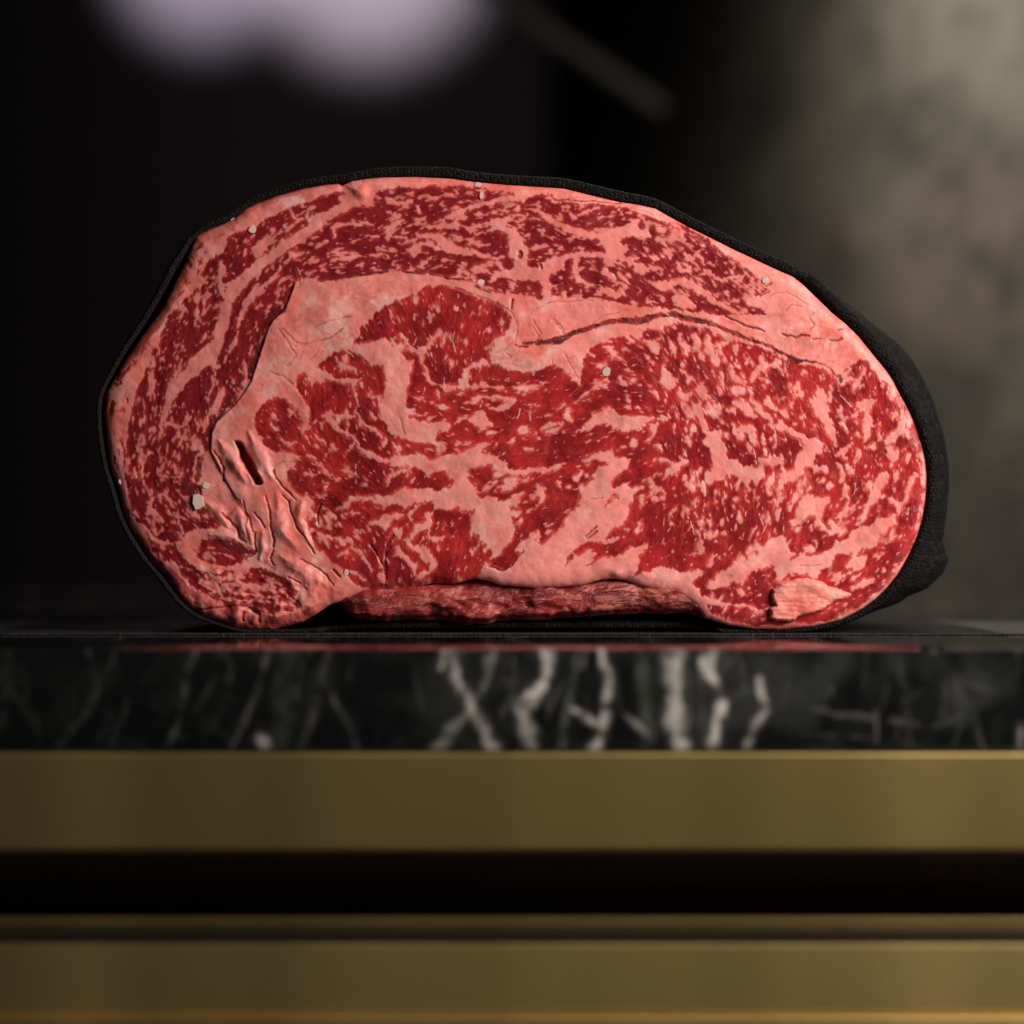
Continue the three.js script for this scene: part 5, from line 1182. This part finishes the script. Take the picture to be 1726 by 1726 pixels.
{ // torn flap of fat lying on the lower right of the face
  const raw = [[340, 370], [362, 300], [460, 228], [560, 202], [640, 176], [770, 174], [860, 190], [960, 222], [1010, 262], [1130, 288], [1190, 322], [1300, 362], [1230, 410], [1100, 440], [1000, 500], [930, 556], [800, 590], [640, 632], [620, 664], [540, 684], [400, 680], [315, 642], [332, 590], [316, 520], [380, 490], [350, 430]].map(([a, b]) => [FX(1250 + a / 6.904), FY(950 + b / 6.904)]);
  const flat = raw.flat(), sd = fld().fill(-R * 2); polySD(flat, R * 2, (o, d) => { sd[o] = d; });
  const TW = 512, TH = 256, x0 = FX(1290), x1 = FX(1445), y0 = FY(1055), y1 = FY(970), d = new Uint8Array(TW * TH * 4), hb = new Uint8Array(TW * TH * 4);
  for (let j = 0; j < TH; j++) for (let i = 0; i < TW; i++) { const x = mix(x0, x1, i / TW), y = mix(y0, y1, j / TH), a = fbm(x * .16, y * .2, 151, 4), s = fbm(x * .1, y * 1.6, 153, 4), gr = hash(i, j, 155), p = smooth(-.1, .4, a), o = (j * TW + i) * 4, w = smooth(.2, .4, s) * .35; let r = mix(.78, .70, p), g = mix(.255, .15, p), b = mix(.20, .11, p); g = mix(g, .27, w); b = mix(b, .21, w); const m = .96 + .08 * gr; d[o] = toS(r * m); d[o + 1] = toS(g * m); d[o + 2] = toS(b * m); d[o + 3] = 255; hb[o] = hb[o + 1] = hb[o + 2] = clamp(.5 + .22 * s + .12 * (gr - .5) + .3 * a, 0, 1) * 255; hb[o + 3] = 255; }
  const mat = new THREE.MeshPhysicalMaterial({ map: texture(TW, TH, d, true), bumpMap: texture(TW, TH, hb, false), bumpScale: .0003, roughness: .42, ior: 1.4 });
  const DX = .2, nx = Math.ceil((x1 - x0) / DX), ny = Math.ceil((y1 - y0) / DX), key = new Map(), pos = [], uv = [], idx = [];
  const v = (i, j) => { const q = j * 4096 + i; if (key.has(q)) return key.get(q); const x = x0 + i * DX, y = y0 + j * DX, e = sample(sd, x, y) + .22 * fbm(x * 1.3, y * 1.3, 157, 3), top = sample(HM, x, y); const taper = mix(1, .45, smooth(FX(1385), FX(1440), x)); const h = e < 0 ? top - .6 : Math.max(top - .5, -4) + (.4 + 2.3 * Math.sqrt(1 - (1 - clamp(e / 1.1, 0, 1)) ** 2)) * taper + .7 * fbm(x * .22, y * .4, 159, 3) + .05 * fbm(x * .3, y * 1.8, 161, 3); key.set(q, pos.length / 3); pos.push(x / 1000, y / 1000 + LIFT, h / 1000); uv.push((x - x0) / (x1 - x0), (y - y0) / (y1 - y0)); return pos.length / 3 - 1; };
  for (let j = 0; j < ny; j++) for (let i = 0; i < nx; i++) { const e = sample(sd, x0 + (i + .5) * DX, y0 + (j + .5) * DX); if (e < -.35) continue; const a = v(i, j), b = v(i + 1, j), c = v(i + 1, j + 1), dd = v(i, j + 1); idx.push(a, b, c, a, c, dd); }
  part('fat_flap', geo(pos, idx, uv), mat, beef, 'torn salmon pink flap of fat hanging on the lower right');
}
// ---- black cloth
const cloth = thing('cloth_wrap', 'black knitted cloth wrapped tightly around the beef joint', 'cloth');
{
  const TW = 512, TH = 512, CELLS = 40, hb = new Uint8Array(TW * TH * 4), cd = new Uint8Array(TW * TH * 4);   // loops of yarn, none quite alike
  for (let j = 0; j < TH; j++) for (let i = 0; i < TW; i++) {
    const cx = i / TW * CELLS, cy = j / TH * CELLS; let top = 0, tint = 0;
    for (let b = -1; b <= 1; b++) for (let a = -1; a <= 1; a++) { const p = Math.floor(cx) + a, q = Math.floor(cy) + b, pw = (p + CELLS) % CELLS, qw = (q + CELLS) % CELLS, ox = p + .5 + .36 * (hash(pw, qw, 231) - .5) - cx, oy = q + .5 + (pw % 2) * .5 - .25 + .36 * (hash(pw, qw, 233) - .5) - cy, e = 1 - (ox * ox * 2.6 + oy * oy * 3.6), v = e > 0 ? Math.sqrt(e) * (.6 + .4 * hash(pw, qw, 235)) : 0; if (v > top) { top = v; tint = hash(pw, qw, 237); } }
    const n = hash(i, j, 163), o = (j * TW + i) * 4; hb[o] = hb[o + 1] = hb[o + 2] = clamp(top * .8 + .2 * n, 0, 1) * 255; hb[o + 3] = 255;
    const s = (.0018 + .009 * tint * tint) * (.5 + n) + (n > .994 ? .06 * tint : 0); cd[o] = toS(s * 1.04); cd[o + 1] = toS(s); cd[o + 2] = toS(s * .96); cd[o + 3] = 255;
  }
  const knitMap = texture(TW, TH, cd, true, true), knitBump = texture(TW, TH, hb, false, true);
  for (const t of [knitMap, knitBump]) t.repeat.set(1 / .046, 1 / .040);
  const knit = new THREE.MeshPhysicalMaterial({ map: knitMap, bumpMap: knitBump, bumpScale: .0009, roughness: .8, specularIntensity: .35, sheen: .06, sheenRoughness: .4, sheenColor: new THREE.Color().setRGB(.12, .115, .11), side: THREE.DoubleSide });
  const plain = new THREE.MeshPhysicalMaterial({ map: knitMap, bumpMap: knitBump, bumpScale: .0003, roughness: .7, specularIntensity: .35, side: THREE.DoubleSide });
  // visible width of the hem and the slack between it and the meat
  const width = along([[325, 394, 8], [420, 345, 10], [560, 308, 13], [700, 297, 18], [850, 311, 18], [1000, 330, 19], [1131, 366, 18], [1306, 452, 18], [1360, 485, 17], [1428, 546, 20], [1495, 622, 20], [1547, 719, 17], [1566, 806, 15], [1549, 903, 14], [1494, 995, 14], [1418, 1045, 10], [1300, 1060, 7], [1150, 1060, 12], [900, 1060, 12], [600, 1060, 12], [480, 1060, 6], [372, 1051, 5], [292, 1000, 7], [211, 887, 7], [173, 749, 6], [172, 658, 6], [247, 545, 9], [305, 441, 10]]).map(v => v * .18);
  const slack = along([[325, 394, .5], [440, 334, 1], [575, 311, 1.5], [700, 297, .5], [745, 300, 2], [800, 306, 0], [1000, 330, .3], [1200, 400, .3], [1330, 462, 1], [1362, 486, 8], [1385, 508, 7], [1420, 540, 3], [1450, 568, 2.2], [1520, 660, 1], [1566, 806, .8], [1494, 995, .8], [1418, 1045, .5], [1240, 1060, .2], [1150, 1060, -11], [900, 1060, -11], [620, 1060, -11], [500, 1060, .3], [372, 1051, 1.5], [292, 1000, 2.5], [211, 887, 2], [173, 749, 3], [185, 637, 2], [223, 576, 4], [270, 512, 8], [295, 462, 7], [318, 410, 2]]).map(v => v * .18);
  const row = (inW, z, sw, wob) => ring.map((p, k) => { const o = slack[k] + width[k] * inW + wob * fbm(k * .06, z * .1, 165, 3), zz = z + .35 * fbm(k * .035, 2, 167, 3) - (slack[k] < -.5 ? 5 : 0); return [p[0] + norm[k][0] * o + bulgeDir[k][0] * swell[k] * sw, Math.max(floorAt - .05, p[1] + norm[k][1] * o + bulgeDir[k][1] * swell[k] * sw), zz]; });
  const hem = [[-.15, -6], [-.05, -4.4], [.0, -3.4], [.1, -2.6], [.28, -2.05], [.5, -1.9], [.72, -2.1], [.9, -2.7], [1.0, -3.6], [1.02, -5], [1.0, -7]];
  part('cloth_hem', loft(hem.map(([a, z]) => row(a, z, 0, .05))), knit, cloth);
  const back = [[.98, -6.6, 0], [1.0, -9, .18], [1.0, -13, .5], [1.0, -18, .8], [1.0, -24, .97], [1.0, -30, 1], [.9, -45, .98], [.8, -80, .9], [.6, -120, .7], [-2, -146, .3], [-6, -152, 0]];
  part('cloth_sleeve', loft(back.map(([a, z, s]) => row(a, z, s, .35)), true), plain, cloth);
}
// ---- pale flakes stuck to the meat and the cloth
{
  const pale = new THREE.MeshPhysicalMaterial({ color: new THREE.Color().setRGB(.64, .48, .42), roughness: .5 });
  const flake = (px, py, w, h, turn, seedv, label, lift = 0) => {
    const n = 7, shape = new THREE.Shape(); for (let k = 0; k < n; k++) { const a = k / n * 2 * Math.PI + turn, rr = .78 + .3 * hash(k, seedv, 171); const x = Math.cos(a) * w * rr / 2, y = Math.sin(a) * h * rr / 2; k ? shape.lineTo(x, y) : shape.moveTo(x, y); } shape.closePath();
    const g = new THREE.ExtrudeGeometry(shape, { depth: .0002, bevelEnabled: true, bevelSize: .00012, bevelThickness: .00012, bevelSegments: 2 });
    const m = new THREE.Mesh(g, pale); m.name = numbered('salt_flake'); m.castShadow = m.receiveShadow = true; const x = FX(px), y = FY(py); m.position.set(x / 1000, y / 1000 + LIFT, sample(HM, x, y) / 1000 - .0001 + lift); m.rotation.set(.1 * (hash(seedv, 1, 173) - .5), .15 * (hash(seedv, 2, 173) - .5), 0); m.userData = { label, category: 'flake', group: 'pale flakes on the beef' }; scene.add(m);
  };
  const sq = new THREE.Shape([[-.0015, .0020], [-.0002, .0023], [.0011, .0016], [.0017, -.0013], [.0003, -.0020], [-.0010, -.0024], [-.0018, -.0004]].map(p => new THREE.Vector2(...p)));
  const m = new THREE.Mesh(new THREE.ExtrudeGeometry(sq, { depth: .0004, bevelEnabled: true, bevelSize: .0001, bevelThickness: .0001, bevelSegments: 2 }), pale); m.name = numbered('salt_flake'); m.castShadow = m.receiveShadow = true; m.position.set(FX(332) / 1000, FY(846) / 1000 + LIFT, sample(HM, FX(332), FY(846)) / 1000 + .0002); m.rotation.z = .05; m.userData = { label: 'largest white flake, squarish, on the dark lower left muscle', category: 'flake', group: 'pale flakes on the beef' }; scene.add(m);
  flake(345, 819, .0024, .0020, .3, 2, 'rounded white flake just above the large square flake'); flake(1022, 627, .0026, .0026, .5, 3, 'translucent pinkish flake on the red eye muscle'); flake(1290, 473, .0018, .0018, .2, 4, 'small white flake at the tip of the upper marbled muscle'); flake(805, 312, .0020, .0016, .9, 5, 'white flake on the upper fat edge under the cloth hem'); flake(811, 330, .0010, .0022, .1, 6, 'narrow pale flake below the one on the upper fat edge'); flake(424, 385, .0024, .0026, .7, 7, 'ragged white flake where the upper fat wedge ends'); flake(196, 812, .0011, .0014, .4, 8, 'tiny white flake on the left edge of the beef'); flake(583, 966, .0014, .0020, .2, 9, 'small white flake low on the eye near the left fat seam'); flake(810, 476, .0022, .0016, .6, 10, 'pale flake beside the short dark dashes in the upper seam'); flake(389, 367, .0014, .0012, .2, 11, 'small white crumb on the upper left rim');
}

// ---------------------------------------------------------------- what stands behind
const MW = 512; function stoneTexture() {
  const d = new Uint8Array(MW * MW * 4);
  for (let j = 0; j < MW; j++) for (let i = 0; i < MW; i++) {
    const a = fbm(i * .022, j * .03, 181, 5), c = fbm(i * .07, j * .09, 185, 4), x = i / MW, y = j / MW, o = (j * MW + i) * 4;
    const mv = smooth(.05, .0, Math.abs(y - .29 + .05 * a) - .035) * smooth(.4, .6, x + .3 * a) * clamp(.6 + 1.2 * c, .1, 1), v = .046 * Math.max(.4, 1 + .8 * a + .7 * c);
    d[o] = toS(mix(v * 1.06, .078 * (1 + .5 * c), mv * .7)); d[o + 1] = toS(mix(v * .98, .054 * (1 + .5 * c), mv * .7)); d[o + 2] = toS(mix(v * .80, .050 * (1 + .5 * c), mv * .7)); d[o + 3] = 255;
  }
  return texture(MW, MW, d, true);
}
const setting = (name, g, m) => { const o = new THREE.Mesh(g, m); o.name = name; o.userData = { kind: 'structure' }; o.castShadow = o.receiveShadow = true; scene.add(o); return o; };
{ // stone partition on the right, running away from the viewer at a slant
  const g = new THREE.BoxGeometry(1.12, .62, .03, 1, 1, 1), o = setting('stone_wall', g, new THREE.MeshStandardMaterial({ map: stoneTexture(), roughness: .85 }));
  const a = new THREE.Vector3(.235, .28, -.24), dir = new THREE.Vector3(-.19, 0, -1).normalize(); o.position.copy(a).addScaledVector(dir, .56).add(new THREE.Vector3(.0155, 0, 0)); o.rotation.y = Math.atan2(-dir.z, dir.x) ;
  setting('far_wall', new THREE.BoxGeometry(6, 4, .1).translate(-.5, .6, -3.65), new THREE.MeshStandardMaterial({ color: new THREE.Color().setRGB(.095, .078, .09), roughness: .95 }));
}
{ // two small spot lamps above the frame throw soft pools of cool light on the far wall
  const D = 3.6, s = .18e-3 * (1 + D), gx = p => (p - 863) * s, gy = p => EYE_H + (863 - p) * s;
  const spot = (px, py, rad, c, cd, label) => {
    const to = new THREE.Vector3(gx(px), gy(py), -D), at = new THREE.Vector3(gx(px), gy(py) + .42, -D + 1.5), d = to.distanceTo(at);
    const g = thing('spot_lamp', label, 'lamp', 'spot lamps over the far wall'); g.position.copy(at); g.lookAt(to);
    part('housing', new THREE.CylinderGeometry(.05, .04, .12, 24, 1).rotateX(Math.PI / 2).translate(0, 0, -.075), new THREE.MeshStandardMaterial({ color: 0x101010, roughness: .5 }), g);
    part('lens', new THREE.CylinderGeometry(.042, .042, .006, 24).rotateX(Math.PI / 2).translate(0, 0, -.010), new THREE.MeshStandardMaterial({ color: 0x333333, emissive: new THREE.Color().setRGB(...c), emissiveIntensity: 1 }), g);
    const l = new THREE.SpotLight(new THREE.Color().setRGB(...c), cd, 0, Math.atan(rad * s / d), .8, 2); l.position.copy(at); l.target.position.copy(to); l.castShadow = true; scene.add(l, l.target);
  };
  spot(345, -92, 190, [.90, .87, 1], 30, 'spot lamp throwing the smaller bluish pool of light on the far wall');
  spot(620, -108, 245, [.98, .95, 1], 37, 'spot lamp throwing the larger white pool of light on the far wall');
}
{ // slanting rod hanging in from above the frame
  const g = thing('metal_rod', 'dim grey rod slanting down in the dark between lights and stone wall', 'rod');
  const b = new THREE.Vector3(.0756, .246, -.7), a = new THREE.Vector3(-.24, .46, -.7), c = new THREE.CatmullRomCurve3([a, a.clone().lerp(b, .5), b]);
  const grey = new THREE.MeshStandardMaterial({ color: new THREE.Color().setRGB(.012, .011, .010), roughness: .9 });
  part('shaft', new THREE.TubeGeometry(c, 24, .0042, 12), grey, g); part('end_cap', new THREE.SphereGeometry(.0046, 16, 12).translate(b.x, b.y, b.z), grey, g); part('ceiling_mount', new THREE.CylinderGeometry(.012, .012, .25, 16).translate(a.x, a.y + .12, a.z), grey, g);
}
renderer.render(scene, camera);
